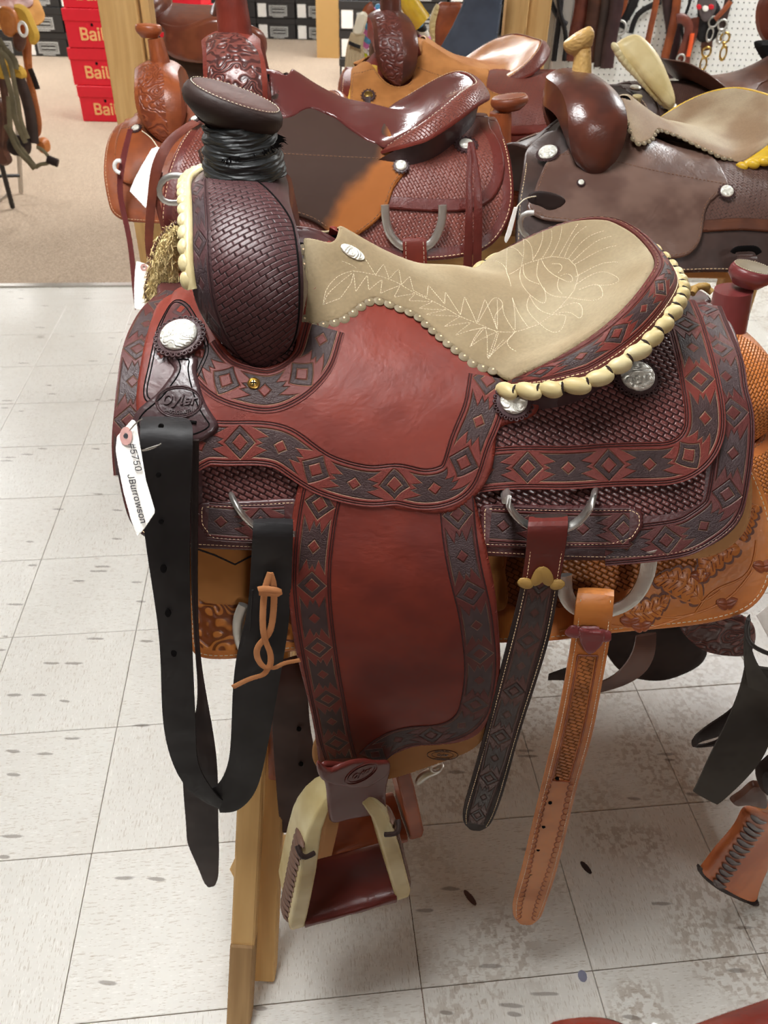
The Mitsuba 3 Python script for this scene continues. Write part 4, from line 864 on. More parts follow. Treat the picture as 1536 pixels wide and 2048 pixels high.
# --- straps
def strap(k, st, th, mat, n=70, m=6, bulge=0.):
    st = np.array(st, float); Lp, Rp = at_y(st[:, 0:2], st[:, 4]), at_y(st[:, 2:4], st[:, 4]); me, uv = ribbon(Lp, Rp, th, n, m, bulge=bulge); put(k, me, mat, 40); return Lp, Rp
def holes(k, pts, Y, r=.003, mat='dark_hole', ry=1.0):
    out = []
    for p in pts:
        c = at_y([p], [Y])[0]; R = frame_from((0, -1, .25), (1, 0, 0)); b = trimesh.creation.cylinder(r, .0024, sections=14); b.vertices[:, 1] *= ry; out.append(place(b, R, c))
    for b in out: put(sub(k, 'punched_hole'), b, mat)
def strap_stitch(k, st, th, inset=.1, mat='thread', ln=.0034, gap=.0016):
    st = np.array(st, float); Lp, Rp = spline(at_y(st[:, 0:2], st[:, 4]), n=150), spline(at_y(st[:, 2:4], st[:, 4]), n=150); out = []
    t = np.gradient((Lp + Rp) / 2, axis=0); N = np.cross(Rp - Lp, t); N /= np.linalg.norm(N, axis=1, keepdims=True); N *= np.sign((N * (EYE - Lp)).sum(1))[:, None]
    for q in (inset, 1 - inset): out.append(trimesh.Trimesh(*dash_mesh(Lp * (1 - q) + Rp * q + N * (th / 2 * .96), N, ln, gap, .0009), process=False))
    put(k + '__stitching', cat(out), mat, False); lab(k + '__stitching', None, kind='stuff')
# black latigo: looped over the keeper, down, round and up to the front dee; its tail hangs behind
kl = S + '__latigo'
st = [(283, 836, 372, 838, .715), (281, 846, 384, 852, .685), (280, 870, 386, 880, .668), (282, 960, 382, 970, .662), (289, 1060, 380, 1070, .658), (303, 1160, 380, 1170, .655), (318, 1270, 384, 1280, .652), (323, 1370, 388, 1380, .65), (329, 1460, 392, 1470, .648), (350, 1535, 398, 1530, .645), (380, 1580, 416, 1566, .642), (415, 1606, 436, 1592, .642), (438, 1617, 446, 1600, .644)]
strap(kl + '__strap', st, .004, 'black_strap')
holes(kl + '__strap', [(322, 852)], .6775, .0025); holes(kl + '__strap', [(317, 950), (322, 1043)], .656, .0025); holes(kl + '__strap', [(327, 1137), (336, 1226), (348, 1306)], .6495, .0033, ry=1.5)
st = [(424, 1575, 440, 1624, .648), (432, 1572, 468, 1622, .650), (450, 1545, 503, 1594, .654), (461, 1490, 526, 1535, .657), (465, 1400, 545, 1440, .660), (474, 1310, 562, 1345, .663), (494, 1220, 578, 1240, .665), (502, 1130, 584, 1135, .664), (506, 1060, 586, 1060, .662), (507, 1046, 586, 1046, .668), (508, 1040, 586, 1040, .680)]
strap(kl + '__returning_arm', st, .004, 'black_strap')
st = [(384, 880, 398, 880, .690), (382, 1050, 396, 1060, .684), (384, 1200, 396, 1210, .680), (392, 1320, 402, 1320, .676), (392, 1420, 418, 1420, .674), (370, 1500, 432, 1510, .672), (367, 1580, 436, 1590, .671), (373, 1660, 437, 1670, .670), (376, 1686, 438, 1710, .670), (398, 1738, 437, 1738, .67), (411, 1768, 436, 1755, .670), (416, 1773, 430, 1770, .67)]
strap(kl + '__tail', st, .004, 'brown_black')
put(kl + '__fold', cat([tube(at_y(spline([(505, 1180), (500, 1260)], n=4), [.66] * 4), .001, 6)]), 'black_strap')
# thin tan thong tied on the latigo
th_ = S + '__thong'
def thong(k, px, Y, w=.0038, mat='thong'):
    Q = spline(px, h=5); put(k, tube(at_y(Q, np.full(len(Q), Y) if np.isscalar(Y) else np.interp(np.linspace(0, 1, len(Q)), np.linspace(0, 1, len(Y)), Y)), w, 8, .35, up=(0, -1, .3)), mat, 60)
thong(sub(S, 'tie_thong'), [(541, 1146), (531, 1175), (526, 1220), (527, 1265), (534, 1290), (541, 1310), (537, 1335), (527, 1333), (516, 1318), (514, 1300), (524, 1283), (536, 1270), (545, 1240), (548, 1200), (547, 1170), (540, 1146)], [.655, .652, .652, .65, .648, .648, .647, .647, .648, .65, .652, .653, .654, .655])
thong(sub(S, 'tie_thong'), [(536, 1336), (528, 1348), (505, 1356), (478, 1368), (466, 1374)], .648, .0035); thong(sub(S, 'tie_thong'), [(533, 1330), (546, 1336), (565, 1328), (590, 1322), (600, 1320)], .65, .003)
thong(sub(S, 'tie_thong'), [(517, 1180), (530, 1178), (545, 1180), (559, 1184), (556, 1188), (540, 1188), (518, 1186)], .648, .0042)
# rear billet of the front saddle
def billet(k, st, mat, th=.006, n=80): strap(k, st, th, mat, n, 7)
B1 = [(1060, 1046, 1134, 1040, .690), (1058, 1034, 1135, 1032, .672), (1056, 1050, 1136, 1046, .660), (1052, 1100, 1130, 1100, .656), (1043, 1165, 1118, 1170, .656), (1026, 1240, 1105, 1245, .656), (1008, 1310, 1088, 1312, .656), (985, 1400, 1060, 1400, .655), (962, 1490, 1032, 1490, .654), (938, 1575, 1004, 1590, .653), (926, 1622, 986, 1636, .653), (928, 1644, 975, 1652, .653), (940, 1657, 962, 1659, .653)]
kb = sub(S, 'rear_billet'); billet(kb, B1, 'brown_black'); strap_stitch(kb, B1[2:-1], .0066, .1)
lab(kb, 'dark red billet strap on the rear ring, tooled and stitched')
B1t = np.array(B1[4:-1]); c1 = at_y((B1t[:, 0:2] + B1t[:, 2:4]) / 2, B1t[:, 4] - .0035); e1 = at_y(B1t[:, 2:4], B1t[:, 4] - .0035)
C1 = spline(c1, h=.003); dirx = spline(e1 - c1, n=len(C1)); L = np.r_[0, np.cumsum(np.linalg.norm(np.diff(C1, axis=0), axis=1))]; q = np.linspace(-.74, .74, 9)
G = C1[:, None] + dirx[:, None] * q[None, :, None]; uv = np.stack([np.repeat(L[:, None] + .0, 9, 1), np.repeat((q / .74 * .0205)[None], len(L), 0)], -1).reshape(-1, 2)
put(kb + '__tooled_face', grid_mesh(G), 'border_black', uv=uv)
scene['border_black'] = two(bump(P(proc(border_color(lin(70, 40, 36), lin(42, 32, 32), lin(110, 88, 74))), .4), border_bump))
st = np.array(B1[1:5]); put(kb + '__top', ribbon(at_y(st[:, :2], st[:, 4] - .0034), at_y(st[:, 2:4], st[:, 4] - .0034), .001, 20, 5)[0], 'maroon_plain')
for a, b in (((1038, 1160), (1066, 1170)), ((1066, 1170), (1083, 1135)), ((1083, 1135), (1100, 1170)), ((1100, 1170), (1126, 1162))): put(sub(kb, 'lace_keeper'), tube(at_y(spline([a, ((a[0] + b[0]) / 2 + 2, (a[1] + b[1]) / 2 + 3), b], n=8), [.650] * 8), [.003, .0055, .0065, .007, .007, .0065, .0055, .003], 8, .4, up=(0, -1, .2)), 'ochre_lace', 60)
# --- price tag wired to the latigo
TG = num('price_tag'); lab(TG, 'white paper price tag with handwriting wired to the black strap', 'tag')
c, R = px_sheet(TG + '__card', [(234, 873), (247, 858), (266, 837), (273, 845), (277, 870), (292, 960), (311, 1024), (290, 1056), (275, 1074), (262, 1040), (247, 985), (236, 930), (231, 900)], lambda x, y: .652 - (y - 840) * .00026, .0006, 'paper', sharp=True)
put(TG + '__eyelet', cat([place(trimesh.creation.annulus(.002, .0058, .0006), R @ np.diag([1, 1.5, 1]), at_y([(252, 872)], [.6420])[0])]), 'pink_card'); put(TG + '__eyelet_hole', place(trimesh.creation.cylinder(.0021, .0010, sections=14), R, at_y([(251.5, 872)], [.6420])[0]), 'ink')
ud = np.array([.24, 0, -.97]); tdir = frame_from(R[:, 2], ud)
for t, hgt, px in (('JBurrowson', .0062, (268, 998)), ('#5750', .0062, (264, 915))):
    m = letters(t, hgt, .0003, False, None, .15); put(sub(TG, 'handwriting'), place(m, tdir, at_y([px], [.6500 - (px[1] - 840) * .00026])[0]), 'ink')
for q in ([(284, 838), (276, 843), (252, 870)], [(285, 902), (305, 897), (322, 887)], [(284, 901), (304, 894), (318, 890)]): put(sub(TG, 'wire'), tube(at_y(spline(q, n=8), [.645] * 8), .0006, 6), 'steel')

# ------------------------------------------------------------------ the other saddles, built from the same kit
def seat_cantle(fr, k, seat='suede', band='maroon', lace=None, tooled=None, scallop=False, stitching=None, back='plum'):
    ks = sheet_part(fr, k, 'seat', seatp, .0, .0045, seat, F=FS, h=.014)
    hp, _ = surf(np.array(hole.buffer(.004).exterior.coords)[::2], FS, [0]); hb = hp.copy(); hb[:, 2] -= .05
    G = np.stack([hp, hb], 1); put(ks + '__hand_hole', fr.mesh(G.reshape(-1, 3), grid_faces(len(hp), 2)), 'black_suede')
    if band is None: return ks, None
    kc = k + '__cantle'
    q = np.linspace(0, 1, 9); st = slice(None, None, 3)
    G = band_pt(q)[st]; G2 = np.concatenate([G, band_pt(q, -.005)[st][:, ::-1]], 1); put(kc, fr.mesh(G2.reshape(-1, 3), grid_faces(*G2.shape[:2], closed_m=True)), band, 40)
    if tooled:
        G = band_pt(np.linspace(.15, .95, 7), .0006)[6:-6:3]; L = np.r_[0, np.cumsum(np.linalg.norm(np.diff(G[:, 3], axis=0), axis=1))]
        uv = np.stack([np.repeat(L[:, None], 7, 1), np.repeat((np.linspace(-1, 1, 7) * .02)[None], len(L), 0)], -1).reshape(-1, 2); put(kc + '__tooled_band', fr.mesh(G.reshape(-1, 3), grid_faces(*G.shape[:2])), tooled, uv=uv)
    if stitching:
        e = band_pt(np.array([.06]), .0012)[6:-6, 0]; m = dash_mesh(e, np.repeat([[0, 0, 1.]], len(e), 0), .0045, .003, .0016); put(kc + '__stitching', fr.mesh(*m), stitching, False); lab(kc + '__stitching', None, kind='stuff')
    if lace:
        ed = band_pt(np.array([1.04]), -.004)[:, 0]; L = np.r_[0, np.cumsum(np.linalg.norm(np.diff(ed, axis=0), axis=1))]; out = []
        for i in range(34):
            s = (i + .5) / 34 * L[-1]; c = np.array([np.interp(s, L, ed[:, j]) for j in range(3)]); ob = np.array([np.interp(s, L, oo[:, j]) for j in range(3)]); tg = np.array([np.interp(s + .004, L, ed[:, j]) for j in range(3)]) - c
            m = trimesh.creation.icosphere(2); m.apply_scale((.0085, .0095, .0135)); R = frame_from(tg / np.linalg.norm(tg) + ob * .4 - np.array([0, 0, .3]), ob); m.vertices = m.vertices @ R.T + c; out.append(m)
        m = cat(out); put(kc + '__lacing', fr.mesh(m.vertices, m.faces), lace, 60)
    topw = rimc + oo * .014 + [0, 0, -.013]; botw = rimc + oo * .004; botw[:, 2] = F0(botw[:, 0], botw[:, 1]) + .006; topw[:, 2] = np.maximum(topw[:, 2], botw[:, 2])
    G = np.stack([topw, botw], 1)[::3]; put(kc + '__back', fr.mesh(G.reshape(-1, 3), grid_faces(*G.shape[:2])), back)
    return ks, kc
def std_saddle(fr, name, label, skirt_m='maroon_dark', rj_m='maroon', sj_m='maroon', skin_sk=None, skin_rj=None, skin_sj=None, polys=None, seat=None, fk=None, hn=None, conchos=(), fender=None, group=None, sfr=None):
    k = num(name); lab(k, label, 'saddle', group); p = polys or {}
    for nm, key_, off, th, mat, sk_ in (('skirt', 'skirt', 0, .006, skirt_m, skin_sk), ('rear_jockey', 'rj', .008, .005, rj_m, skin_rj), ('seat_jockey', 'sj', .014, .005, sj_m, skin_sj)):
        if p.get(key_, 0) is None: continue
        pl = p.get(key_, dict(skirt=skirt, rj=rj, sj=sj)[key_]); kk = sub(k, nm); m, uv = sheet(fr, pl, off, th, h=.016); put(kk, m, mat, 40)
        m, uv = sheet(fr, mirror(pl), off, th, h=.03); put(sub(k, nm), m, mat, 40)
        if sk_:
            m, uv = skin(fr, pl.buffer(-.022), off + th + .0005, h=.014); put(kk + '__tooling', m, sk_, uv=uv)
        if nm == 'skirt' or nm == 'seat_jockey':
            r_ = inset_line(pl, .006); r_ = r_[r_[:, 1] > .09]
            if len(r_) > 9: put(kk + '__stitching', stitch(fr, resample(r_, .004), off + th + .0004, ln=.005, gap=.003, w=.0014), 'thread_dark' if nm == 'seat_jockey' else 'thread', False); lab(kk + '__stitching', None, kind='stuff')
    if seat is not None: seat_cantle(sfr or fr, k, **seat)
    if fk is not None: fork(fr, k, **fk)
    if hn is not None: horn(fr, k, **hn)
    for px, off, r1, r2, kw in conchos: concho_at(fr, k, px, off, r1, r2, **kw)
    if fender:
        FDp = Polygon(spline(np.array([(-.08, -1.0), (-.085, -.9), (-.07, -.75), (-.03, -.62), (.06, -.62), (.10, -.72), (.10, -.9), (.085, -1.0)]), h=.008, closed=True)); kk = sub(k, 'fender'); m, uv = sheet(fr, FDp, 0, .005, F=FD, h=.02); put(kk, m, fender, 40)
    return k
def poly_px(fr, px, off, close=None, h=.006):
    D = fr.dom(px, F0, off); P_ = Polygon(np.vstack([spline(D, h=h)] + ([np.array(close)] if close else []))).buffer(0)
    return P_ if P_.geom_type == 'Polygon' else max(P_.geoms, key=lambda g: g.area)
# --- lower tan saddle under the front one
TF = Fr(.04, .97, -.112)
tsk = poly_px(TF, [('d', -.2, .12), (374, 1150), (374, 1220), (378, 1290), (393, 1312), (464, 1319), (586, 1304), (760, 1300), (1000, 1287), (1100, 1283), (1222, 1268), (1340, 1257), (1450, 1240), (1508, 1213), (1542, 1160), (1550, 1080), (1538, 1010), (1510, 940), (1490, 890)], .004, [[.34, .1], [-.2, .1]])
tsj = poly_px(TF, [('d', -.2, .12), (374, 1110), (378, 1185), (400, 1202), (440, 1209), (520, 1205), (590, 1196), (760, 1218), (900, 1228), (985, 1226), (1012, 1215), (1012, 1150), (1005, 1080)], .012, [[.1, .1], [-.2, .1]])
T_ = num('carved_saddle'); lab(T_, 'light tan saddle with carved leaves, stacked directly under the front saddle', 'saddle')
m, uv = sheet(TF, tsk, 0, .006, h=.009); kts = sub(T_, 'skirt'); put(kts, m, 'tan', 40)
put(kts + '__edge_stitching', stitch(TF, inset_line(tsk, .007)[inset_line(tsk, .007)[:, 1] > .12], .0062, ln=.0042, gap=.0022, w=.0011), 'thread_white', False); lab(kts + '__edge_stitching', None, kind='stuff')
m, uv = skin(TF, tsk.buffer(-.014).intersection(shapely.box(-.4, 0, -.02, .6)), .0064); put(kts + '__carving', m, 'carved_tan', uv=uv)
bk = poly_px(TF, [(1012, 1130), (1012, 1205), (1060, 1215), (1180, 1208), (1250, 1180), (1330, 1165), (1380, 1140), (1440, 1090), (1480, 1020), (1500, 960)], .006, [[.38, .12], [.12, .12]])
m, uv = skin(TF, bk.intersection(tsk.buffer(-.01)), .0064); put(kts + '__basket_stamp', m, 'basket_tan', uv=uv)
# carved oak leaves, stems and acorns, raised on the rear skirt
def leaf_mesh(L, W, lobes=5, flat_=False):
    t = np.linspace(0, 1, 72); env = np.sin(np.pi * np.clip(t * .9 + .08, 0, 1)) ** .7; lob = np.abs(np.sin(t * lobes * np.pi)) ** .55; half = W * env * (.62 + .38 * lob); bend = .16 * L * np.sin(t * np.pi); q = np.linspace(-1, 1, 15); G = []
    for i in range(72):
        if flat_: z = np.full(15, .0003); h = half[i] + .0035
        else: z = .0005 + .0024 * (1 - np.abs(q) ** 2.5) * (.45 + .55 * lob[i]) - .0014 * np.exp(-(q / .09) ** 2); h = half[i]
        G.append(np.stack([np.full(15, t[i] * L), q * h + bend[i] - np.abs(q) * h * .0, z], 1))
    return np.array(G)
def on_skirt(G, fr, c, ang, base, F=F0):
    """wrap a little flat relief (u, v, h) onto a saddle sheet at pixel c, turned by ang"""
    d = fr.dom([c], F, base)[0]; ca, sa = math.cos(ang), math.sin(ang); sh = G.shape[:-1]; g = G.reshape(-1, 3)
    D = np.stack([d[0] + ca * g[:, 0] - sa * g[:, 1], d[1] + sa * g[:, 0] + ca * g[:, 1]], 1); p, _ = surf(D, F, base + g[:, 2]); return fr.W(p).reshape(*sh, 3)
for c, a, L, W in (((1476, 1092), 2.35, .062, .017), ((1402, 1200), -2.75, .064, .019), ((1246, 1222), -.35, .058, .015), ((1512, 1010), 1.9, .045, .013)):
    put(sub(kts, 'carved_ground'), grid_mesh(on_skirt(leaf_mesh(L, W, 5, True), TF, c, a, .0066)), 'carve_ground', True)
    put(sub(kts, 'carved_leaf'), grid_mesh(on_skirt(leaf_mesh(L, W, 5), TF, c, a, .0068)), 'tan', True)
    for i_ in range(9):
        u = .12 + .09 * i_
        for s_ in (-1, 1):
            V = np.stack([np.linspace(u * L, u * L + .10 * L, 6), s_ * np.linspace(.06, .80, 6) * W * math.sin(math.pi * min(1, u * .9 + .08)) ** .7 * .8 + .16 * L * np.sin(np.linspace(u, u + .1, 6) * np.pi), np.full(6, .0022)], 1); put(sub(kts, 'leaf_vein'), tube(on_skirt(V[None], TF, c, a, .0068)[0], .0006, 5), 'caramel', True)
leather('carve_ground', lin(110, 62, 40), lin(92, 50, 36), .5)
for c in ((1262, 1250), (1380, 1150), (1432, 1205), (1505, 1130), (1240, 1240)):
    G = on_skirt(leaf_mesh(.026, .0085, 2), TF, c, -.2, .0066); put(sub(kts, 'carved_acorn'), grid_mesh(G), 'caramel', True)
for pts in ([(1120, 1262), (1200, 1248), (1280, 1256), (1360, 1236), (1450, 1200), (1505, 1140)], [(1150, 1248), (1230, 1226), (1262, 1210), (1320, 1232), (1390, 1226)], [(1390, 1226), (1430, 1180), (1490, 1150), (1512, 1080)], [(1330, 1180), (1390, 1205), (1440, 1180)]):
    D = spline(TF.dom(pts, F0, .006), h=.003); p, _ = surf(D, F0, [.0066]); t_ = tube(p, .0013, 6); put(sub(kts, 'carved_stem'), TF.mesh(t_.vertices, t_.faces), 'tan', True)
m, uv = sheet(TF, tsj, .009, .005, h=.009); put(sub(T_, 'seat_jockey'), m, 'tan_rough', 40)
ng = tube(surf(TF.dom([(395, 1098), (430, 1110), (470, 1128), (510, 1108), (545, 1096)], F0, .014), F0, [.0142])[0], .0012, 6); put(sub(T_, 'edge_line'), TF.mesh(ng.vertices, ng.faces), 'brown_black')
dee(sub(T_, 'dee_ring'), [(1128, 1150), (1132, 1190), (1150, 1215), (1180, 1226), (1220, 1222), (1258, 1205), (1285, 1170), (1297, 1130), (1298, 1100)], .690, .0095, 'aluminium', .35, 0)
dee(sub(T_, 'dee_ring'), [(488, 1210), (478, 1235), (476, 1260), (482, 1290), (490, 1305)], .682, .007, 'aluminium', .5, 0)
B2 = [(1158, 1195, 1224, 1195, .690), (1156, 1180, 1228, 1183, .674), (1153, 1195, 1227, 1198, .664), (1147, 1250, 1222, 1255, .660), (1138, 1310, 1213, 1312, .658), (1122, 1400, 1197, 1402, .657), (1105, 1480, 1180, 1482, .656), (1086, 1560, 1156, 1564, .655), (1062, 1660, 1132, 1664, .654), (1040, 1750, 1108, 1756, .653), (1026, 1806, 1088, 1815, .653), (1028, 1832, 1078, 1836, .653), (1040, 1846, 1064, 1847, .653)]
kb = sub(T_, 'rear_billet'); billet(kb, B2, 'tan'); strap_stitch(kb, B2[2:-1], .0066, .1, 'thread_white'); lab(kb, 'tan billet strap with scalloped edges and punched holes')
st = np.array(B2[4:8]); c1 = at_y((st[:, :2] + st[:, 2:4]) / 2, st[:, 4] - .0036); e1 = at_y(st[:, 2:4], st[:, 4] - .0036); C1 = spline(c1, h=.004); dx = spline(e1 - c1, n=len(C1)); L = np.r_[0, np.cumsum(np.linalg.norm(np.diff(C1, axis=0), axis=1))]
q = np.linspace(-.40, .40, 7); G = C1[:, None] + dx[:, None] * q[None, :, None]; uv = np.stack([np.repeat(L[:, None], 7, 1), np.repeat((q * .021)[None], len(L), 0)], -1).reshape(-1, 2)[:, ::-1]; put(kb + '__basket_panel', grid_mesh(G), 'basket_tan', uv=uv)
fr_ = [C1[:, :] + dx * .52, C1 - dx * .52]; put(kb + '__panel_frame', cat([tube(fr_[0], .0013, 6), tube(fr_[1], .0013, 6), tube(np.array([fr_[0][0], fr_[1][0]]), .0013, 6), tube(np.array([fr_[0][-1], fr_[1][-1]]), .0013, 6)]), 'caramel', 60)
st = np.array(B2[7:-1]); c1 = at_y((st[:, :2] + st[:, 2:4]) / 2, st[:, 4] - .0034); e1 = at_y(st[:, 2:4], st[:, 4] - .0034); C1 = resample(spline(c1, h=.004), h=.0135); dx = spline(e1 - c1, n=len(C1))
for s_ in (-1, 1):
    for c_, d_ in zip(C1, dx):
        a2 = np.linspace(-1.45, 1.45, 11); tg = np.cross(d_, [0, -1, .2]); tg /= np.linalg.norm(tg); dn = d_ / np.linalg.norm(d_)
        P3 = c_ + d_ * s_ * .78 + np.outer(np.sin(a2) * .0066, tg) - np.outer(np.cos(a2) * .0075 * s_, dn); put(sub(kb, 'scallop'), tube(P3, .0007, 5), 'caramel', True)
for px in ((1114, 1556), (1100, 1605), (1087, 1653), (1076, 1699), (1062, 1747), (1049, 1790)): holes(kb, [px], .6515, .0026)
kq = sub(T_, 'lace_keeper')
for a, b in (((1136, 1258), (1164, 1264)), ((1192, 1266), (1222, 1272)), ((1158, 1262), (1200, 1262))): put(sub(kq, 'band'), tube(at_y(spline([a, ((a[0] + b[0]) / 2, (a[1] + b[1]) / 2 + 3), b], n=8), [.651] * 8), [.006, .008, .0085, .0085, .0085, .0085, .008, .006], 8, .3, up=(0, -1, .2)), 'plum_red', 60)
leather('plum_red', lin(112, 50, 50), None, .35)
px_sheet(sub(kq, 'tongue'), [(1158, 1256), (1180, 1260), (1208, 1264), (1206, 1284), (1192, 1300), (1178, 1307), (1166, 1296), (1158, 1276)], lambda x, y: .6495 + 0 * x, .003, 'plum_red')
# plain tan lining behind the front saddle's rear corner
lf = poly_px(M0, [(1300, 1112), (1390, 1118), (1450, 1102), (1494, 1058), (1506, 1005), (1502, 940), (1480, 900)], -.012, [[.30, .25]]); sheet_part(M0, S, 'skirt_lining', lf, -.016, .006, 'lining_tan')
# its stirrup, hanging behind the front stirrup: orange leather with a pale wooden side
k = sub(T_, 'stirrup'); FL0 = FL.copy(); FL = np.array([-.072, .70, .262])
G = np.array([SW(np.full(len(pr), a), pr[:, 0], pr[:, 1]) for a in np.linspace(0, .13, 10)]); put(k + '__tread', grid_mesh(G, closed_m=True), 'caramel', 60)
for s_, mt in ((-1, 'lining_tan'), (1, 'caramel')): m, _, _ = side(s_); put(sub(k, 'side'), m, mt, 50)
FL = FL0
# --- middle row: maroon saddle
AF = Fr(-.15, 1.85, .03, 1.03)
ask = poly_px(AF, [(395, 240), (352, 300), (335, 345), (324, 400), (321, 440), (332, 470), (400, 490), (560, 505), (687, 508), (781, 520), (930, 513), (988, 486), (1023, 424), (1026, 350), (1006, 268)], .004, [[.36, 0], [-.16, 0]])
arj = poly_px(AF, [(600, 415), (770, 417), (930, 421), (982, 400), (1004, 364), (1008, 312), (982, 256)], .012, [[.34, 0], [.05, 0]])
asj = poly_px(AF, [(395, 300), (420, 352), (520, 400), (580, 425), (629, 443), (687, 474), (742, 450), (774, 414), (790, 371), (812, 338), (800, 318)], .018, [[.12, .04], [-.08, .03]])
KA = std_saddle(AF, 'ranch_saddle', 'maroon saddle with smooth leather seat and smoke-stained suede side, just behind the front saddle', 'maroon_plain', 'maroon_plain', 'smoked_suede', 'weave_red', 'weave_red', None, dict(skirt=ask, rj=arj, sj=asj),
                dict(seat='glossy_maroon', band='maroon', tooled='weave_red', stitching='thread_white'), dict(face='carved_dark', body='maroon', trim=None, lace=None, facq=(-.85, .85)), dict(mats=('maroon', 'maroon', None), wrap=False, h=.10, r0=.036, r1=.028, capc=(-.168, 1.352), capR=(.045, .04)),
                [((802, 333), .02, 11, 17, dict(n=14)), ((932, 291), .014, 14, 24, dict(n=16)), ((392, 240), .02, 8, 14, dict(n=14))])
leather('glossy_maroon', lin(84, 40, 38), None, .2, .6)
carved('carved_dark', lin(104, 58, 52), lin(66, 36, 34), .3)
pl = np.array([[.27, .01], [.36, .01], [.375, .12], [.30, .135]])
dee(sub(KA, 'dee_ring'), [(770, 410), (772, 440), (780, 468), (800, 490), (828, 498), (858, 490), (876, 465), (884, 438), (885, 410)], 1.575, .0085, 'aluminium', .45)
kk = sub(KA, 'rear_billet'); strap(kk, [(806, 488, 850, 488, 1.59), (805, 479, 852, 478, 1.575), (806, 500, 853, 500, 1.568), (808, 560, 855, 560, 1.566), (800, 640, 848, 640, 1.566)], .006, 'maroon'); strap_stitch(kk, [(806, 484, 852, 484, 1.569), (806, 500, 853, 500, 1.565), (808, 560, 855, 560, 1.563)], .006, .12, 'thread_white', .006, .003)
for a in ([(936, 285, 946, 283, 1.60), (933, 330, 945, 330, 1.585), (931, 420, 945, 420, 1.56), (928, 500, 945, 500, 1.555), (925, 570, 943, 570, 1.555)], [(938, 284, 948, 284, 1.595), (946, 330, 957, 330, 1.58), (948, 400, 964, 400, 1.556), (947, 480, 964, 480, 1.55), (944, 560, 962, 560, 1.55)]): strap(sub(KA, 'saddle_string'), a, .003, 'maroon_plain', 40)
for a in ([(384, 240, 400, 248, 1.62), (338, 272, 352, 284, 1.58), (308, 318, 328, 328, 1.56), (296, 385, 314, 388, 1.555), (290, 480, 306, 482, 1.555), (296, 530, 304, 526, 1.555)], [(316, 340, 326, 345, 1.565), (310, 400, 320, 402, 1.56), (318, 440, 326, 438, 1.56), (324, 462, 330, 458, 1.56)]): strap(sub(KA, 'tie_strap'), a, .003, 'brown_red', 50)
leather('brown_red', lin(116, 58, 42), lin(96, 44, 34), .4)
dee(sub(KA, 'dee_ring'), [(365, 352), (340, 352), (322, 366), (318, 384), (326, 400), (345, 406), (362, 404)], 1.555, .006, 'steel', .5)
# --- middle row right: dark brown saddle with yellow laced cantle
BF = Fr(.545, 1.87, -.02, 1.0, 1, .03)
bsk = poly_px(BF, [(1110, 262), (1085, 272), (1062, 290), (1046, 337), (1036, 397), (1031, 469), (1040, 520), (1100, 540), (1340, 546), (1450, 544), (1560, 540), (1600, 510), (1620, 440)], .004, [[.38, 0], [-.17, 0]])
brj = poly_px(BF, [(1300, 462), (1400, 464), (1500, 460), (1590, 455), (1610, 400)], .012, [[.34, 0], [.06, 0]])
bsj = poly_px(BF, [(1126, 305), (1098, 318), (1062, 395), (1054, 414), (1084, 437), (1140, 445), (1230, 480), (1314, 512), (1374, 510), (1398, 488), (1407, 457), (1417, 411), (1447, 383), (1460, 372)], .018, [[.12, .05], [-.08, .03]])
KB = std_saddle(BF, 'ranch_saddle', 'dark brown saddle with rawhide-braided horn and yellow laced cantle, right of the maroon one', 'chocolate', 'brown', 'brown_glossy', None, 'weave_brown', None, dict(skirt=bsk, rj=brj, sj=bsj),
                dict(seat='suede_brown', band='rawhide_yellow', lace='rawhide_yellow'), dict(face=None, body='brown_red_gloss', trim=None, lace=None), dict(mats=('rawhide_braid', 'rawhide_braid', None), wrap=False, h=.052, r0=.024, r1=.016, base=(-.160, 1.24), capc=(-.176, 1.305), capR=(.032, .019), tilt=-32, thick=.014),
                sfr=Fr(.548, 1.90, .0, 1.0, 1, .30), conchos=[((1097, 308), .02, 19, 23, dict(n=26)), ((1453, 385), .02, 13, 17, dict(n=16)), ((1162, 367), .0195, 6, 9, dict(n=12))])
leather('brown_glossy', lin(112, 88, 78), lin(86, 62, 54), .26, .6); leather('brown_red_gloss', lin(92, 48, 36), lin(66, 36, 30), .25, .6)
scene['suede_brown'] = two(bump(P(proc(suede_color(lin(172, 156, 130), lin(138, 112, 86))), .6, .35), suede_bump))
scene['rawhide_braid'] = two(bump(P(proc(weave_color(lin(196, 158, 96), lin(130, 88, 44))), .35), lambda p, n, uv: .0012 * noise(p.x * 260, p.y * 260, p.z * 260)))
k5 = sub(KB, 'keeper'); px_sheet(k5, [(1062, 385), (1130, 398), (1128, 408), (1098, 420), (1080, 412), (1056, 402)], lambda x, y: 1.585 + 0 * x, .004, 'brown_black')
dee(sub(KB, 'dee_ring'), [(1068, 425), (1046, 430), (1040, 446), (1044, 462), (1056, 474)], 1.57, .0055, 'steel', .5)
kk = sub(KB, 'rear_billet'); strap(kk, [(1474, 512, 1512, 512, 1.585), (1474, 520, 1514, 520, 1.572), (1472, 560, 1512, 560, 1.568), (1462, 600, 1500, 602, 1.566), (1450, 660, 1484, 664, 1.566), (1436, 720, 1470, 724, 1.566)], .006, 'chocolate'); strap_stitch(kk, [(1474, 520, 1514, 520, 1.569), (1472, 560, 1512, 560, 1.565), (1462, 600, 1500, 602, 1.563)], .006, .12, 'thread', .006, .003)
put(sub(KB, 'strap_slot'), cat([tube(at_y(spline([(1465, 506), (1470, 500), (1490, 497), (1512, 499), (1518, 507)], n=14), [1.587] * 14), .006, 8, .4, up=(0, -1, 0))]), 'dark_hole')
scallops(np.vstack([spline(front, h=.004)[:-1], scal]), .0145, Fr(.548, 1.90, .0, 1.0, 1, .30), KB + '__seat')
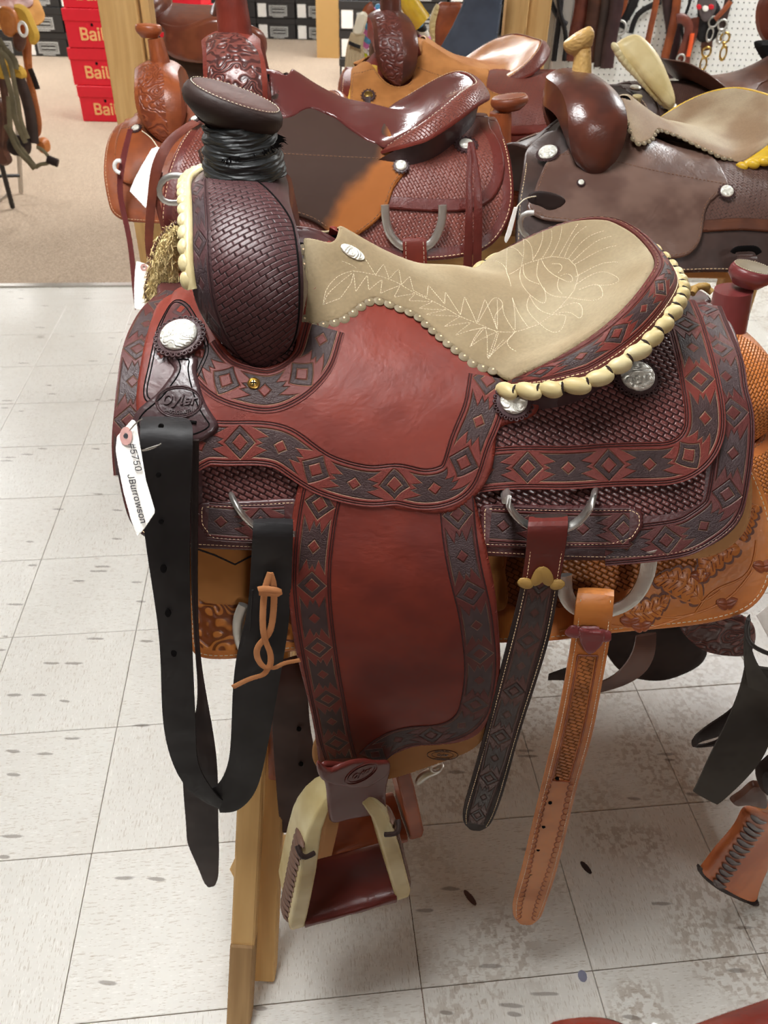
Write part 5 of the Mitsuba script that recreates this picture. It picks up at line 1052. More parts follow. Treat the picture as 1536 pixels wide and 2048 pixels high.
# small tag on a cord on its ring
TG2 = num('price_tag'); lab(TG2, 'narrow white tag seen edge-on, hanging between the two middle saddles', 'tag'); px_sheet(TG2, [(1028, 414), (1036, 414), (1022, 470), (1012, 488), (1008, 480)], lambda x, y: 1.50 + 0 * x, .001, 'paper', sharp=True)
put(TG2 + '__cord', tube(at_y(spline([(1078, 392), (1050, 398), (1032, 416)], n=8), np.linspace(1.592, 1.5, 8)), .0012, 6), 'thread_white')
# --- third row: tan rough-out saddle
CF = Fr(.150, 2.62, .015)
KC = std_saddle(CF, 'ranch_saddle', 'tan rough-out saddle with red-brown swell, in the third row behind the maroon saddle', 'maroon', 'maroon', 'tan_rough', None, 'weave_red', None, None,
                dict(seat='tan_smooth', band='maroon', tooled='weave_red', stitching='thread_white'), dict(face='carved_red', body='brown_red_gloss', trim=None, lace=None, facq=(-.8, .3)), dict(mats=('brown_red_gloss', 'brown_red_gloss', 'plum'), wrap=False, h=.115, r0=.032, r1=.026, capc=(-.160, 1.372), capR=(.046, .04), tilt=10),
                sfr=Fr(.135, 2.66, .025, .95, 1, .32), conchos=[((737, 192), .02, 9, 15, dict(n=14, sil='brass'))])
leather('tan_smooth', lin(190, 134, 88), lin(172, 112, 70), .35)
fl_ = poly_px(CF, [(757, 135), (722, 146), (704, 160), (697, 190), (695, 226), (712, 226), (712, 190), (730, 165), (757, 150)], .0, None); m, uv = sheet(CF, fl_, .0, .012, h=.012); put(sub(KC, 'fleece_edge'), m, 'fleece_yellow')
strap(sub(KC, 'saddle_string'), [(731, 193, 742, 193, 2.36), (728, 230, 740, 230, 2.35), (726, 290, 738, 290, 2.345)], .004, 'plum')
# --- left: orange-brown saddle, its front seen past the maroon one
DF = Fr(-.45, 2.38, -.092)
KD = std_saddle(DF, 'ranch_saddle', 'orange-brown saddle with floral carved swell, beside the left wooden post', 'caramel', 'caramel', 'caramel', None, None, None, None, dict(seat='caramel', band='caramel', back='brown'), dict(face='carved_orange', body='caramel', trim=None, lace=None, facq=(-.8, .35)),
                dict(mats=('caramel', 'caramel', None), wrap=False, h=.065, r0=.03, r1=.020, capc=(-.186, 1.322), capR=(.034, .026), tilt=2, thick=.012), [((273, 258), .02, 8, 13, dict(n=12))])
for a in ([(256, 258, 266, 258, 2.1), (240, 320, 252, 322, 2.09), (235, 385, 246, 386, 2.085), (252, 470, 262, 468, 2.085), (264, 570, 274, 566, 2.085), (270, 620, 278, 615, 2.085)],): strap(sub(KD, 'tie_strap'), a, .004, 'plum_red', 50)
put(sub(KD, 'dee_ring'), tube(at_y(spline([(240, 346), (231, 340), (229, 330), (234, 322), (242, 322)], n=12), [2.075] * 12), .005, 8), 'white_paint', 60)
TG3 = num('price_tag'); lab(TG3, 'large blank white tag hanging on the orange-brown saddle', 'tag'); px_sheet(TG3, [(303, 298), (314, 293), (322, 296), (318, 330), (300, 380), (292, 417), (259, 382), (270, 356), (284, 330)], lambda x, y: 1.95 - (y - 290) * .0008, .001, 'paper', sharp=True)
TG4 = num('price_tag'); lab(TG4, 'white hole-punched tag on a brown strap in front of the fleece lining', 'tag'); px_sheet(TG4 + '__card', [(273, 522), (288, 526), (299, 532), (297, 560), (300, 585), (284, 620), (269, 618), (268, 580), (270, 540)], lambda x, y: 1.53 - (y - 520) * .0005, .001, 'paper', sharp=True)
put(TG3 + '__cord', tube(at_y(spline([(284, 262), (302, 276), (316, 296)], n=8), np.linspace(2.14, 1.945, 8)), .0012, 6), 'thread_white')
put(TG4 + '__eyelet', cat([place(trimesh.creation.annulus(.003, .007, .0012), frame_from((0, -1, .3)), at_y([(288, 535)], [1.520])[0])]), 'pink_card'); put(TG4 + '__cord', tube(at_y(spline([(300, 524), (293, 526), (288, 535)], n=6), np.linspace(1.556, 1.52, 6)), .0008, 6), 'steel')
# --- third row left: brown saddle facing the other way
KE = num('ranch_saddle'); lab(KE, 'smooth brown saddle with a bright shiny seat, behind the orange-brown one', 'saddle')
px_sheet(KE + '__seat_jockey', [(318, 44), (330, 60), (327, 80), (334, 102), (352, 114), (400, 121), (450, 125), (520, 126), (530, 70), (480, 40), (432, 30), (380, 46), (340, 48)], lambda x, y: 2.98 + 0 * x, .02, 'brown_glossy2', h=.02, bow=.05)
px_sheet(KE + '__skirt', [(310, 62), (318, 120), (340, 145), (420, 160), (520, 160), (530, 110), (420, 110), (340, 90)], lambda x, y: 3.03 + 0 * x, .02, 'chocolate', h=.02, bow=.03)
for nm, c_, sz in (('swell', (452, 48), (.055, .10, .075)), ('seat', (372, 38), (.16, .15, .03)), ('cantle', (312, 22), (.045, .14, .055))):
    m = trimesh.creation.icosphere(4); v = m.vertices; m.vertices = np.sign(v) * np.abs(v) ** .85 * sz
    if nm == 'seat': m.vertices[:, 2] += .9 * m.vertices[:, 0] ** 2
    put(KE + '__' + nm, place(m, frame_from((.15 if nm != 'seat' else .03, -.1, 1)), at_y([c_], [3.12])[0]), 'brown_red_gloss' if nm == 'swell' else 'brown_glossy2', True)
leather('brown_glossy2', lin(122, 66, 46), lin(100, 50, 36), .22, .6)
# --- third row right: brown saddle facing right with cream laced cantle
GF = Fr(1.04, 2.62, .0, 1.0, -1, math.radians(12))
KG = std_saddle(GF, 'ranch_saddle', 'brown saddle facing right, cream rawhide cantle back turned to us, before the pegboard', 'chocolate', 'chocolate', 'brown', None, 'weave_brown', None, None, dict(seat='brown', band=None), dict(face=None, body='chocolate', trim=None, lace=None), dict(mats=('chocolate', 'chocolate', None), wrap=False, h=.06, r0=.04, r1=.036, capR=(.065, .055), thick=.016), [((1345, 215), .02, 9, 11, dict(n=12)), ((1270, 178), .014, 11, 12, dict(n=12))])
for dx in (-3, 4): put(sub(KG, 'saddle_string'), tube(at_y(spline([(1274 + dx, 192), (1275 + dx, 225), (1277 + dx, 270)], n=8), [2.36] * 8), .0038, 8), 'rawhide', 60)
put(sub(KG, 'string_knot'), place(trimesh.creation.torus(.009, .0045, 20, 8), frame_from((0, 0, 1)), at_y([(1275, 193)], [2.355])[0]), 'rawhide', 60)
# --- lower tier: orange basket-stamped saddles seen between the others
HF = Fr(.80, 1.42, -.375)
KH = std_saddle(HF, 'basket_saddle', 'orange basket-stamped saddle with maroon-wrapped horn, at the right edge behind the front saddle', 'orange_leather', 'orange_leather', 'orange_leather', 'basket_orange', 'basket_orange', 'basket_orange', None, dict(seat='orange_leather', band='orange_leather', back='caramel'), dict(face='basket_orange', body='orange_leather', trim=None, lace=None, facq=(-.9, .9)),
                dict(mats=('plum_red', 'plum_red', 'suede_edge'), wrap=False, h=.085, r0=.040, r1=.034, capc=(-.15, 1.352), capR=(.04, .036), tilt=8))
leather('orange_leather', lin(170, 98, 48), lin(150, 80, 38), .38)
scene['basket_orange'] = two(bump(P(proc(basket_color(lin(196, 116, 54), lin(98, 48, 22))), .36), basket_bump))
NF = Fr(.445, 2.26, -.268)
KN = std_saddle(NF, 'basket_saddle', 'copper-coloured saddle on a lower rack, its horn between the maroon and brown saddles', 'caramel', 'caramel', 'caramel', None, None, None, dict(skirt=Polygon([(-.26, 0), (-.27, .2), (-.22, .28), (0, .28), (.03, .2), (.03, 0)]), rj=None, sj=None), None, dict(face='carved_orange', body='caramel', trim=None, lace=None), dict(mats=('caramel', 'caramel', 'caramel'), wrap=False, h=.11, r0=.034, r1=.028, capc=(-.152, 1.372), capR=(.048, .038), tilt=-8, thick=.013))
OF = Fr(-.04, 2.34, -.262)
KO = std_saddle(OF, 'basket_saddle', 'tan saddle on a lower rack, only its stitched horn cap showing over the maroon seat', 'caramel', 'caramel', 'caramel', None, None, None, dict(skirt=Polygon([(-.26, 0), (-.27, .2), (-.22, .28), (0, .28), (.03, .2), (.03, 0)]), rj=None, sj=None), None, dict(face=None, body='caramel', trim=None, lace=None), dict(mats=('caramel', 'caramel', 'caramel'), wrap=False, h=.11, r0=.034, r1=.028, capc=(-.17, 1.352), capR=(.05, .04), tilt=12, thick=.014))

gk = sub(KG, 'cantle'); px_sheet(gk, [(1229, 92), (1246, 78), (1268, 72), (1286, 82), (1312, 112), (1332, 152), (1348, 208), (1340, 216), (1318, 200), (1290, 170), (1260, 138), (1236, 110)], lambda x, y: 2.42 - (y - 70) * .0004, .02, 'rawhide_pale', bow=.012)
leather('rawhide_pale', lin(218, 200, 150), lin(200, 178, 122), .35)
for i, (x, y) in enumerate(resample(spline([(1231, 96), (1244, 118), (1266, 142), (1292, 170), (1318, 198), (1340, 214)], h=2), n=15)):
    m = trimesh.creation.icosphere(2, 1.0); m.apply_scale((.011, .016, .009)); put(sub(gk, 'lace_wrap'), place(m, frame_from((.7, 0, .7), (0, 1, 0)), at_y([(x, y)], [2.382])[0]), 'rawhide', 60)

# ------------------------------------------------------------------ wooden racks and posts
def beam(k, a, b, w, h, mat='pine', hint=(1, 0, 0), r=.003):
    """a board of section w x h from a to b; its uv runs along the grain"""
    a, b = np.asarray(a, float), np.asarray(b, float); L = np.linalg.norm(b - a); R = frame_from(b - a, hint)
    m = bevbox(w, h, L, r); v = m.vertices; uv = np.stack([v[:, 2] + a[0] * 3.1 + 2, v[:, 0] * .9 + v[:, 1] * 1.1 + a[1] * 5], 1)
    f = trimesh.graph.smooth_shade(m, angle=.3); f_uv = np.stack([f.vertices[:, 2] + a[0] * 3.1 + 2, f.vertices[:, 0] * .9 + f.vertices[:, 1] * 1.1 + a[1] * 5], 1)
    scene[k] = mikit.ply(trimesh.Trimesh(f.vertices @ R.T + (a + b) / 2, f.faces, process=False), mat, smooth=True, uv=f_uv); return k
RK = num('saddle_rack'); lab(RK, 'raw pine A-frame saddle rack carrying the front saddle', 'rack')
f1, f2 = at_z([(481, 2030)], 0)[0], at_z([(530, 1947)], 0)[0]
up = np.array([.055, .37, .86])
beam(sub(RK, 'leg'), f1 + [0, 0, .0], f1 + up, .038, .038); beam(sub(RK, 'leg'), f2 + [0, 0, .0], f2 + up * .93 + [-.01, 0, 0], .038, .040)
beam(sub(RK, 'foot_block'), f1 + [0, -.006, .0], f1 + up * .17 + [0, -.004, 0], .039, .039, 'pine_worn'); scene['pine_worn'] = two(bump(P(proc(wood_color(lin(170, 138, 96), lin(140, 106, 68))), .6, .3), wood_bump))
far = np.array([f1[0], 1.9 - f1[1], 0.]); beam(sub(RK, 'leg'), far, far + up * [1, -1, 1], .038, .038)
for dx in (): beam(sub(RK, 'leg'), f1 + [dx + .06, .02, 0], f1 + up + [dx, 0, 0], .038, .038); beam(sub(RK, 'leg'), far + [dx + .06, 0, 0], far + up * [1, -1, 1] + [dx, 0, 0], .038, .038)
beam(sub(RK, 'rail'), (-.24, .95, .80), (.45, .95, .80), .09, .038, 'pine', (0, 0, 1))
c1, c2 = at_y([(552, 1712)], [.86])[0], at_y([(775, 1655)], [1.02])[0]; beam(sub(RK, 'brace'), c1 + (c1 - c2) * .3, c2 + (c2 - c1) * .6, .085, .03, 'pine', (0, 0, 1))
# tall posts
PO = num('wooden_post'); lab(PO, 'tall pine post left of the centre, in front of red boxes', 'post'); a = at_y([(252, 250)], [2.72])[0]; beam(PO, (a[0] + .036, 2.74, 0), (a[0] + .036, 2.74, CEIL), .110, .09)
beam(PO + '__side_board', (a[0] + .108, 2.755, 0), (a[0] + .108, 2.755, CEIL), .024, .07, 'pine')
PO2 = num('wooden_post'); lab(PO2, 'pine post by the pegboard, right of the blue chaps', 'post'); a = at_y([(1022, 60)], [3.35])[0]; beam(PO2, (a[0] + .01, 3.35, 0), (a[0] + .01, 3.35, CEIL), .078, .09)
beam(PO2 + '__side_board', (a[0] + .092, 3.37, 0), (a[0] + .092, 3.37, CEIL), .082, .06, 'pine')
# rails that carry the rows behind
for y, x0, x1, z in ((1.85, -.42, .9, .86), (2.6, -.05, 1.3, .86), (2.38, -.62, -.2, .80), (3.05, -.85, -.4, .88)):
    k = num('rack_rail'); lab(k, {1.85: 'rack under the maroon and dark brown saddles', 2.6: 'rack under the tan saddle of the third row', 2.38: 'rack under the orange-brown saddle by the post', 3.05: 'rack under the brown saddle behind the left post'}[y] , 'rack'); beam(k + '__rail', (x0, y, z), (x1, y, z), .09, .04, 'pine', (0, 0, 1))
    for x in (x0 + .1, x1 - .1):
        beam(sub(k, 'leg'), (x, y, 0), (x, y, z - .02), .04, .04)
# ------------------------------------------------------------------ boxes
def shoebox(label, c, w, d, h, mat, lid, group, white=True, text=None):
    k = num('boot_box' if mat == 'box_black' else 'hat_box'); lab(k, label, 'box', group)
    put(k + '__body', place(bevbox(w, d, h * .98, .004), np.eye(3), (c[0], c[1] + d / 2, c[2] + h * .49)), mat)
    put(k + '__lid', place(bevbox(w + .012, d + .012, lid, .004), np.eye(3), (c[0], c[1] + d / 2, c[2] + h - lid / 2 + .001)), mat)
    y = c[1] - .001
    if white:
        put(k + '__white_label', box((c[0] - w * .46, y - .001, c[2] + .012), (c[0] - w * .24, y, c[2] + h - lid - .008)), 'paper', False)
        fr0 = []
        for (x0, x1, z0, z1, t) in ((-.17, .30, .14, .68, .018), (-.12, .25, .26, .56, .010)):
            x0, x1, z0, z1 = c[0] + w * x0, c[0] + w * x1, c[2] + (h - lid) * z0 * 1.1, c[2] + (h - lid) * z1 * 1.25
            fr0 += [box((x0, y - .001, z0), (x1, y, z0 + t)), box((x0, y - .001, z1 - t), (x1, y, z1)), box((x0, y - .001, z0), (x0 + t, y, z1)), box((x1 - t, y - .001, z0), (x1, y, z1))]
        fr0.append(box((c[0] - w * .09, y - .001, c[2] + (h - lid) * .44), (c[0] + w * .22, y, c[2] + (h - lid) * .54))); fr0.append(box((c[0] - w * .08, y - .001, c[2] + .010), (c[0] + w * .20, y, c[2] + .022)))
        put(k + '__printed_logo', cat(fr0), 'box_print', False)
    if text:
        m = letters(text, .085, .0012, True, None); m = place(m, np.array([[1, 0, 0], [0, 0, -1], [0, 1, 0]]), (c[0] + .045, y, c[2] + .055)); put(k + '__lettering', m, 'ink_gold', False)
        put(k + '__air_hole', place(trimesh.creation.cylinder(.011, .003, sections=14), frame_from((0, -1, 0)), (c[0] - .015, y, c[2] + h - lid - .022)), 'dark_hole')
    return k
flat('box_black', lin(40, 39, 38), .5); flat('box_print', lin(172, 172, 168), .5); flat('box_red', lin(206, 24, 44), .45)
b0 = at_z([(46, 113)], 0)[0]; names = ['bottom', 'second', 'third', 'fourth', 'top']; nth = ['first', 'second', 'third', 'fourth', 'fifth', 'sixth', 'seventh']
for col in range(4):
    for row in range(4):
        shoebox(f'black boot box left of the red boxes, {names[row]} row, {nth[col]} from the left', (b0[0] - .26 + col * .545, b0[1] + .02 * ((col + row) % 2), row * .252 + .006), .53, .34, .248, 'box_black', .07, 'black boot boxes at the back left')
b1 = at_z([(660, 82)], 0)[0]
for col in range(7):
    for row in range(4):
        shoebox(f'black boot box at the far back, {names[row]} row, {nth[col]} leftward from the tan column', (b1[0] - .20 - col * .545, b1[1] + .02 * ((col + row) % 2), row * .252 + .006), .53, .34, .248, 'box_black', .07, 'black boot boxes along the back')
b2 = at_z([(681, 172)], 0)[0]
for col in range(4):
    for row in range(5):
        shoebox(f'black boot box with large white label, {names[row]} row, {nth[col]} rightward from the tan column', (b2[0] + .26 + col * .545, b2[1] + .015 * ((col + row) % 2), row * .252 + .006), .53, .34, .248, 'box_black', .07, 'black boot boxes behind the small saddle')
b3 = at_z([(166, 244)], 0)[0]
for row in range(5):
    k = shoebox(['red hat box, bottom of the stack beside the left post', 'red hat box, second from the floor beside the left post', 'red hat box, third from the floor beside the left post', 'red hat box, fourth from the floor beside the left post', 'red hat box, topmost beside the left post'][row], (b3[0] + .235 + [0, -.022, -.004, .012, 0][row], b3[1] + .01 * (row % 2), row * .272 + .006), .46, .42, .268, 'box_red', .085, 'red hat boxes', False, 'Bailey')
for row in range(5):
    shoebox(f'red hat box of the stack behind the brown saddle, {names[row]} one', (b3[0] + .80 + .008 * (row % 3), b3[1] + .25 + .01 * (row % 2), row * .272 + .006), .50, .42, .268, 'box_red', .085, 'red hat boxes behind the saddles', False, None)
c0 = at_z([(656, 117)], 0)[0]; k = num('tan_column'); lab(k, 'plain tan square column between the boot boxes', 'column'); put(k, box((c0[0] - .135, c0[1], 0), (c0[0] + .135, c0[1] + .27, CEIL)), 'column_tan', False); flat('column_tan', lin(204, 164, 104), .7, .2)
# ------------------------------------------------------------------ pegboard wall with tack
def peg(p, n, uv):
    x, z = p.x / .0254, p.z / .0254; fx, fz = x - dr.floor(x) - .5, z - dr.floor(z) - .5
    return mix(lin(60, 60, 58), lin(234, 234, 228), smoothstep(.10, .16, dr.sqrt(fx * fx + fz * fz)))
scene['pegboard'] = two(P(proc(peg), .35, .5)); PY = 4.35
for i in range(4):
    k = num('wall_pegboard'); put(k, box((.80 + i * 1.22, PY, .05), (.80 + i * 1.22 + 1.216, PY + .012, 2.45)), 'pegboard', False); lab(k, 'white pegboard panel on the right-hand wall', kind='structure')
slab('wall_divider', .7, PY + .04, 5.2, PY + .12, 0, CEIL, 'wall_paint'); lab('wall_divider', 'partition wall that holds the pegboard', kind='structure')
put('trim_2', box((.74, PY - .05, .0), (.80, PY + .05, CEIL)), 'steel', False); lab('trim_2', 'grey metal upright at the pegboard edge', kind='structure')
HN = [0]
def hang(name, label, cat_, pts, w, mat, Y=None, flat_=.35, group=None, k=None):
    """a strap or cord hanging on the pegboard, traced downward"""
    k = k or num(name)
    if Y is None: HN[0] += 1; Y = PY - .022 - .02 * (HN[0] % 6)
    if label: lab(k, label, cat_, group)
    Q = spline(pts, h=6); put(k, tube(at_y(Q, np.full(len(Q), Y)), w, 8, flat_, up=(0, -1, .1)), mat, 60); return k
def pk(*p): return ZP((1090, 0), 3.444, p)
hang('leather_strap', 'wide brown leather strap on the pegboard, left of the brown horn', 'strap', pk((275, -200), (255, 60), (215, 250), (185, 420)), .036, 'brown_red')
hang('leather_strap', 'wide dark red-brown strap hanging on the pegboard beside two dark straps', 'strap', pk((375, -200), (355, 60), (325, 250), (300, 430)), .042, 'brown')
hang('leather_strap', 'dark strap on the pegboard, second of the dark pair', 'strap', pk((440, -200), (425, 60), (395, 250), (375, 460)), .028, 'chocolate')
hang('leather_strap', 'dark strap with a sheen on the pegboard, nearest the halter ring', 'strap', pk((510, -200), (490, 60), (455, 250), (425, 470)), .03, 'plum')
hang('leather_strap', 'orange-brown thin strap hanging straight down the pegboard', 'strap', pk((790, -300), (768, 0), (735, 160), (703, 310)), .014, 'caramel')
hang('leather_strap', 'wide plum-coloured strap down the middle of the pegboard', 'strap', pk((845, -250), (865, 60), (885, 230), (868, 400), (852, 540)), .034, 'plum')
hang('leather_strap', 'brown strap behind the plum-coloured strap', 'strap', pk((920, -250), (900, 80), (850, 300), (810, 460)), .020, 'caramel')
hang('braided_rope', 'thin black knotted rope on the pegboard beside the red-brown halter', 'rope', pk((1020, -200), (990, 40), (940, 200), (955, 290), (905, 420), (880, 530)), .007, 'black_strap', flat_=1.0)
hang('braided_rope', 'black rope at the left edge of the pegboard', 'rope', pk((10, -100), (60, 60), (120, 150), (150, 170)), .012, 'black_strap', flat_=1.0)
hang('braided_rope', 'black rope falling straight beside the wooden post', 'rope', pk((120, -150), (100, 100), (75, 300), (60, 420)), .013, 'black_strap', flat_=1.0)
hang('braided_rope', 'black rope with knots right of the straight rope', 'rope', pk((90, -100), (105, 90), (140, 230), (130, 420)), .010, 'black_strap', flat_=1.0)
hl = num('halter'); lab(hl, 'black leather halter with a steel ring, left on the pegboard', 'halter')
hang('', None, None, pk((640, -120), (600, 40), (545, 130), (515, 190)), .022, 'black_strap', k=hl + '__cheek_strap'); hang('', None, None, pk((800, 10), (720, 45), (650, 90), (610, 160), (590, 230)), .012, 'black_strap', k=hl + '__throat_strap'); hang('', None, None, pk((560, -100), (545, 30), (520, 90), (480, 160)), .014, 'caramel', PY - .06, k=hl + '__lining_strap')
put(hl + '__ring', place(trimesh.creation.torus(.028, .006, 24, 8), frame_from((0, -1, .2)), at_y([pk((515, 190))[0]], [PY - .07])[0]), 'steel', 60)
hb_ = num('halter'); lab(hb_, 'red-brown leather halter with buckles, right of the plum strap', 'halter')
hang('', None, None, pk((905, 130), (940, 125), (985, 165), (980, 260), (945, 360), (930, 410)), .020, 'brown_red', PY - .08, k=hb_ + '__nose_band'); hang('', None, None, pk((1040, 120), (1030, 200), (985, 330), (965, 430), (960, 540)), .022, 'brown_red', PY - .06, k=hb_ + '__cheek_strap'); hang('', None, None, pk((1015, 230), (1000, 320), (985, 390)), .010, 'orange_cord', PY - .095, k=hb_ + '__cord'); flat('orange_cord', lin(230, 90, 40), .6)
put(hb_ + '__buckle', place(trimesh.creation.torus(.018, .005, 20, 8), frame_from((0, -1, .2)), at_y([pk((935, 405))[0]], [PY - .09])[0]), 'steel', 60)
pc = num('pouch'); lab(pc, 'black pouch with a dark heart-shaped tag and red print, hung on the pegboard', 'pouch')
px_sheet(pc + '__flap', pk((1060, -10), (1160, -10), (1205, 60), (1200, 190), (1165, 270), (1110, 292), (1060, 285), (1040, 230), (1050, 100)), lambda x, y: PY - .05 + 0 * x, .02, 'black_strap'); px_sheet(pc + '__heart_tag', pk((1048, 20), (1080, -30), (1150, -30), (1178, 50), (1150, 110), (1098, 152), (1060, 90)), lambda x, y: PY - .085 + 0 * x, .006, 'tag_grey'); flat('tag_grey', lin(84, 74, 74), .5)
for a, b in ((1042, 1078), (1125, 1165)): px_sheet(sub(pc, 'red_print'), pk((a, 38), ((a + b) / 2, 26), (b, 40), (b - 4, 62), ((a + b) / 2, 68), (a + 3, 60)), lambda x, y: PY - .092 + 0 * x, .002, 'print_red')
flat('print_red', lin(206, 30, 44), .5); px_sheet(pc + '__price', pk((1085, 45), (1120, 40), (1124, 70), (1095, 80)), lambda x, y: PY - .094 + 0 * x, .002, 'paper')
def snap(k, pts, mat):
    c = [at_y([q], [PY - .075])[0] for q in pts]; put(k, cat([place(trimesh.creation.torus(.020, .005, 18, 8), frame_from((0, -1, .1)), c[0]), tube([c[0] - [0, 0, .02], c[1]], .007, 8), place(trimesh.creation.torus(.018, .005, 18, 8, ), frame_from((0, -1, .1)) @ np.diag([.8, 1.5, 1]), c[2])]), mat, 60)
hang('', None, None, pk((1115, 285), (1112, 345)), .026, 'brown', PY - .06, k=pc + '__tab'); snap(pc + '__brass_snap', pk((1112, 358), (1100, 400), (1090, 440)), 'brass'); snap(pc + '__steel_snap', pk((1158, 150), (1148, 190), (1135, 235)), 'steel')
k = num('lead_strap'); lab(k, 'dark strap with steel and brass snaps, rightmost on the pegboard', 'strap'); hang('', None, None, pk((1290, -150), (1260, 20), (1225, 150), (1215, 220)), .018, 'chocolate', k=k + '__strap'); snap(k + '__steel_snap', pk((1222, 170), (1215, 210), (1208, 250)), 'steel'); snap(k + '__brass_snap', pk((1240, 260), (1234, 310), (1228, 365)), 'brass')
hang('', None, None, pk((1280, 10), (1240, 60), (1200, 105), (1170, 135)), .012, 'caramel', PY - .09, k=sub(k, 'tie'))
k = num('saddle_pad'); lab(k, 'black fleecy thing over a red-brown one at the right edge before the pegboard', 'saddle pad'); px_sheet(k + '__fleece', [(1508, 84), (1530, 80), (1560, 84), (1590, 130), (1540, 132), (1516, 106)], lambda x, y: 2.75 + 0 * x, .04, 'black_suede'); px_sheet(k + '__panel', [(1524, -10), (1580, -20), (1590, 84), (1528, 84)], lambda x, y: 2.8 + 0 * x, .02, 'brown_red')
# ------------------------------------------------------------------ blue chaps on the post
ch = num('chaps'); lab(ch, 'slate blue chaps with golden fringe hanging before the right post', 'chaps')
px_sheet(ch + '__leg', [(946, -60), (1010, -60), (1004, 0), (996, 60), (985, 122), (930, 120), (872, 118), (880, 96), (905, 50), (928, 0)], lambda x, y: 3.18 + 0 * x, .012, 'chap_blue', h=.02, bow=.02, sharp=True); leather('chap_blue', lin(66, 76, 92), lin(56, 64, 78), .6)
px_sheet(ch + '__yoke', [(872, 116), (930, 118), (984, 120), (982, 138), (930, 138), (866, 138)], lambda x, y: 3.165 + 0 * x, .012, 'ochre_hide', h=.02); leather('ochre_hide', lin(206, 144, 52), lin(186, 122, 40), .6)
px_sheet(ch + '__emblem', [(964, -5), (988, -5), (985, 8), (976, 15), (968, 10)], lambda x, y: 3.16 + 0 * x, .006, 'ochre_hide')
for i in range(26):
    x = 868 + i * 4.5; L = 158 + 4 * math.sin(i * 2.1); hang('', None, None, [(x, 134), (x - .8 + .8 * math.sin(i), 147), (x - 2 + 1.5 * math.sin(i * 1.7), L)], .0042, 'ochre_hide', 3.165 - .004 * (i % 2), k=sub(ch, 'fringe'))
# ------------------------------------------------------------------ small saddle with bright lacing behind the tan one
zk = lambda *p: ZP((660, 0), 6.4, p)
ks_ = num('pony_saddle'); lab(ks_, 'small saddle with pink, blue and yellow lacing and a horsehair tassel', 'saddle')
px_sheet(ks_ + '__cantle_back', zk((520, 500), (560, 380), (640, 290), (760, 250), (900, 250), (1030, 300), (1130, 400), (1190, 520), (1210, 700), (1190, 820), (1000, 840), (700, 840), (520, 780)), lambda x, y: 3.55 + 0 * x, .05, 'brown', h=.03, bow=.03)
C = resample(spline(zk((430, 800), (400, 640), (440, 480), (520, 320), (600, 200), (720, 110), (850, 120), (1000, 190), (1120, 290), (1200, 420), (1230, 540)), h=2), n=24)
for i, q in enumerate(C):
    m = trimesh.creation.icosphere(2); m.apply_scale((.018, .030, .016)); put(sub(ks_, 'lacing'), place(m, frame_from((.5, -.5, .7), (.3, 1, 0)), at_y([q], [3.50])[0]), ['lace_pink', 'lace_blue', 'black_strap', 'paper', 'lace_pink', 'lace_blue'][i % 6] if i > 2 else 'lace_lime', 60)
flat('lace_pink', lin(214, 120, 190), .5); flat('lace_blue', lin(84, 156, 200), .5); flat('lace_lime', lin(210, 220, 50), .5)
for q in ((1000, 430), (1095, 570)): put(sub(ks_, 'pale_dot'), place(revolve([(.018, 0), (.017, .004), (0, .006)], 20), frame_from((0, -1, .2)), at_y([zk(q)[0]], [3.505])[0]), 'rawhide', 60)
px_sheet(ks_ + '__flower', zk((880, 310), (960, 300), (975, 370), (1000, 400), (960, 450), (985, 510), (960, 525), (890, 500)), lambda x, y: 3.51 + 0 * x, .006, 'rawhide')
tube_y = hang('', None, None, zk((980, -60), (1010, 30), (1060, 110), (1120, 200), (1190, 290)), .034, 'rawhide_yellow', 3.4, 1.0, k=ks_ + '__horn_roll')
px_sheet(ks_ + '__fender', zk((1290, 260), (1340, 100), (1420, 20), (1536, 30), (1700, 40), (1640, 300), (1480, 560), (1380, 780), (1330, 740), (1300, 600)), lambda x, y: 3.62 + 0 * x, .02, 'caramel', h=.03); px_sheet(ks_ + '__fender_edge', zk((1270, 300), (1330, 90), (1380, 30), (1400, 60), (1350, 300), (1340, 700), (1310, 640)), lambda x, y: 3.59 + 0 * x, .015, 'rawhide', h=.03)
hang('', None, None, zk((560, 90), (500, 130), (470, 190)), .02, 'caramel', 3.45, k=ks_ + '__tassel_strap')
px_sheet(ks_ + '__skirt_lobe', zk((180, 880), (240, 860), (260, 1000), (240, 1230), (130, 1220), (100, 1150)), lambda x, y: 3.5 + 0 * x, .04, 'caramel', h=.03)
tg_ = ks_ + '__tassel'; px_sheet(tg_ + '_head', zk((320, 300), (340, 220), (400, 150), (460, 160), (485, 220), (450, 340), (420, 430), (300, 430)), lambda x, y: 3.42 + 0 * x, .03, 'rawhide_white'); flat('rawhide_white', lin(226, 218, 196), .6)
for i in range(16):
    u = i / 15; hang('', None, None, zk((300 + 120 * u, 430), (250 + 140 * u, 600), (225 + 200 * u, 800), (220 + 210 * u, 920 + 10 * math.sin(i))), .010, 'horsehair', 3.42 + .01 * (i % 3), 1.0, k=sub(ks_, 'tassel_hair'))
flat('horsehair', lin(186, 166, 132), .7); hang('', None, None, zk((240, 545), (320, 580), (390, 605)), .006, 'black_strap', 3.39, k=sub(ks_, 'tassel_tie'))
lab(tg_ + '_head', 'pale knotted head of the horsehair tassel')
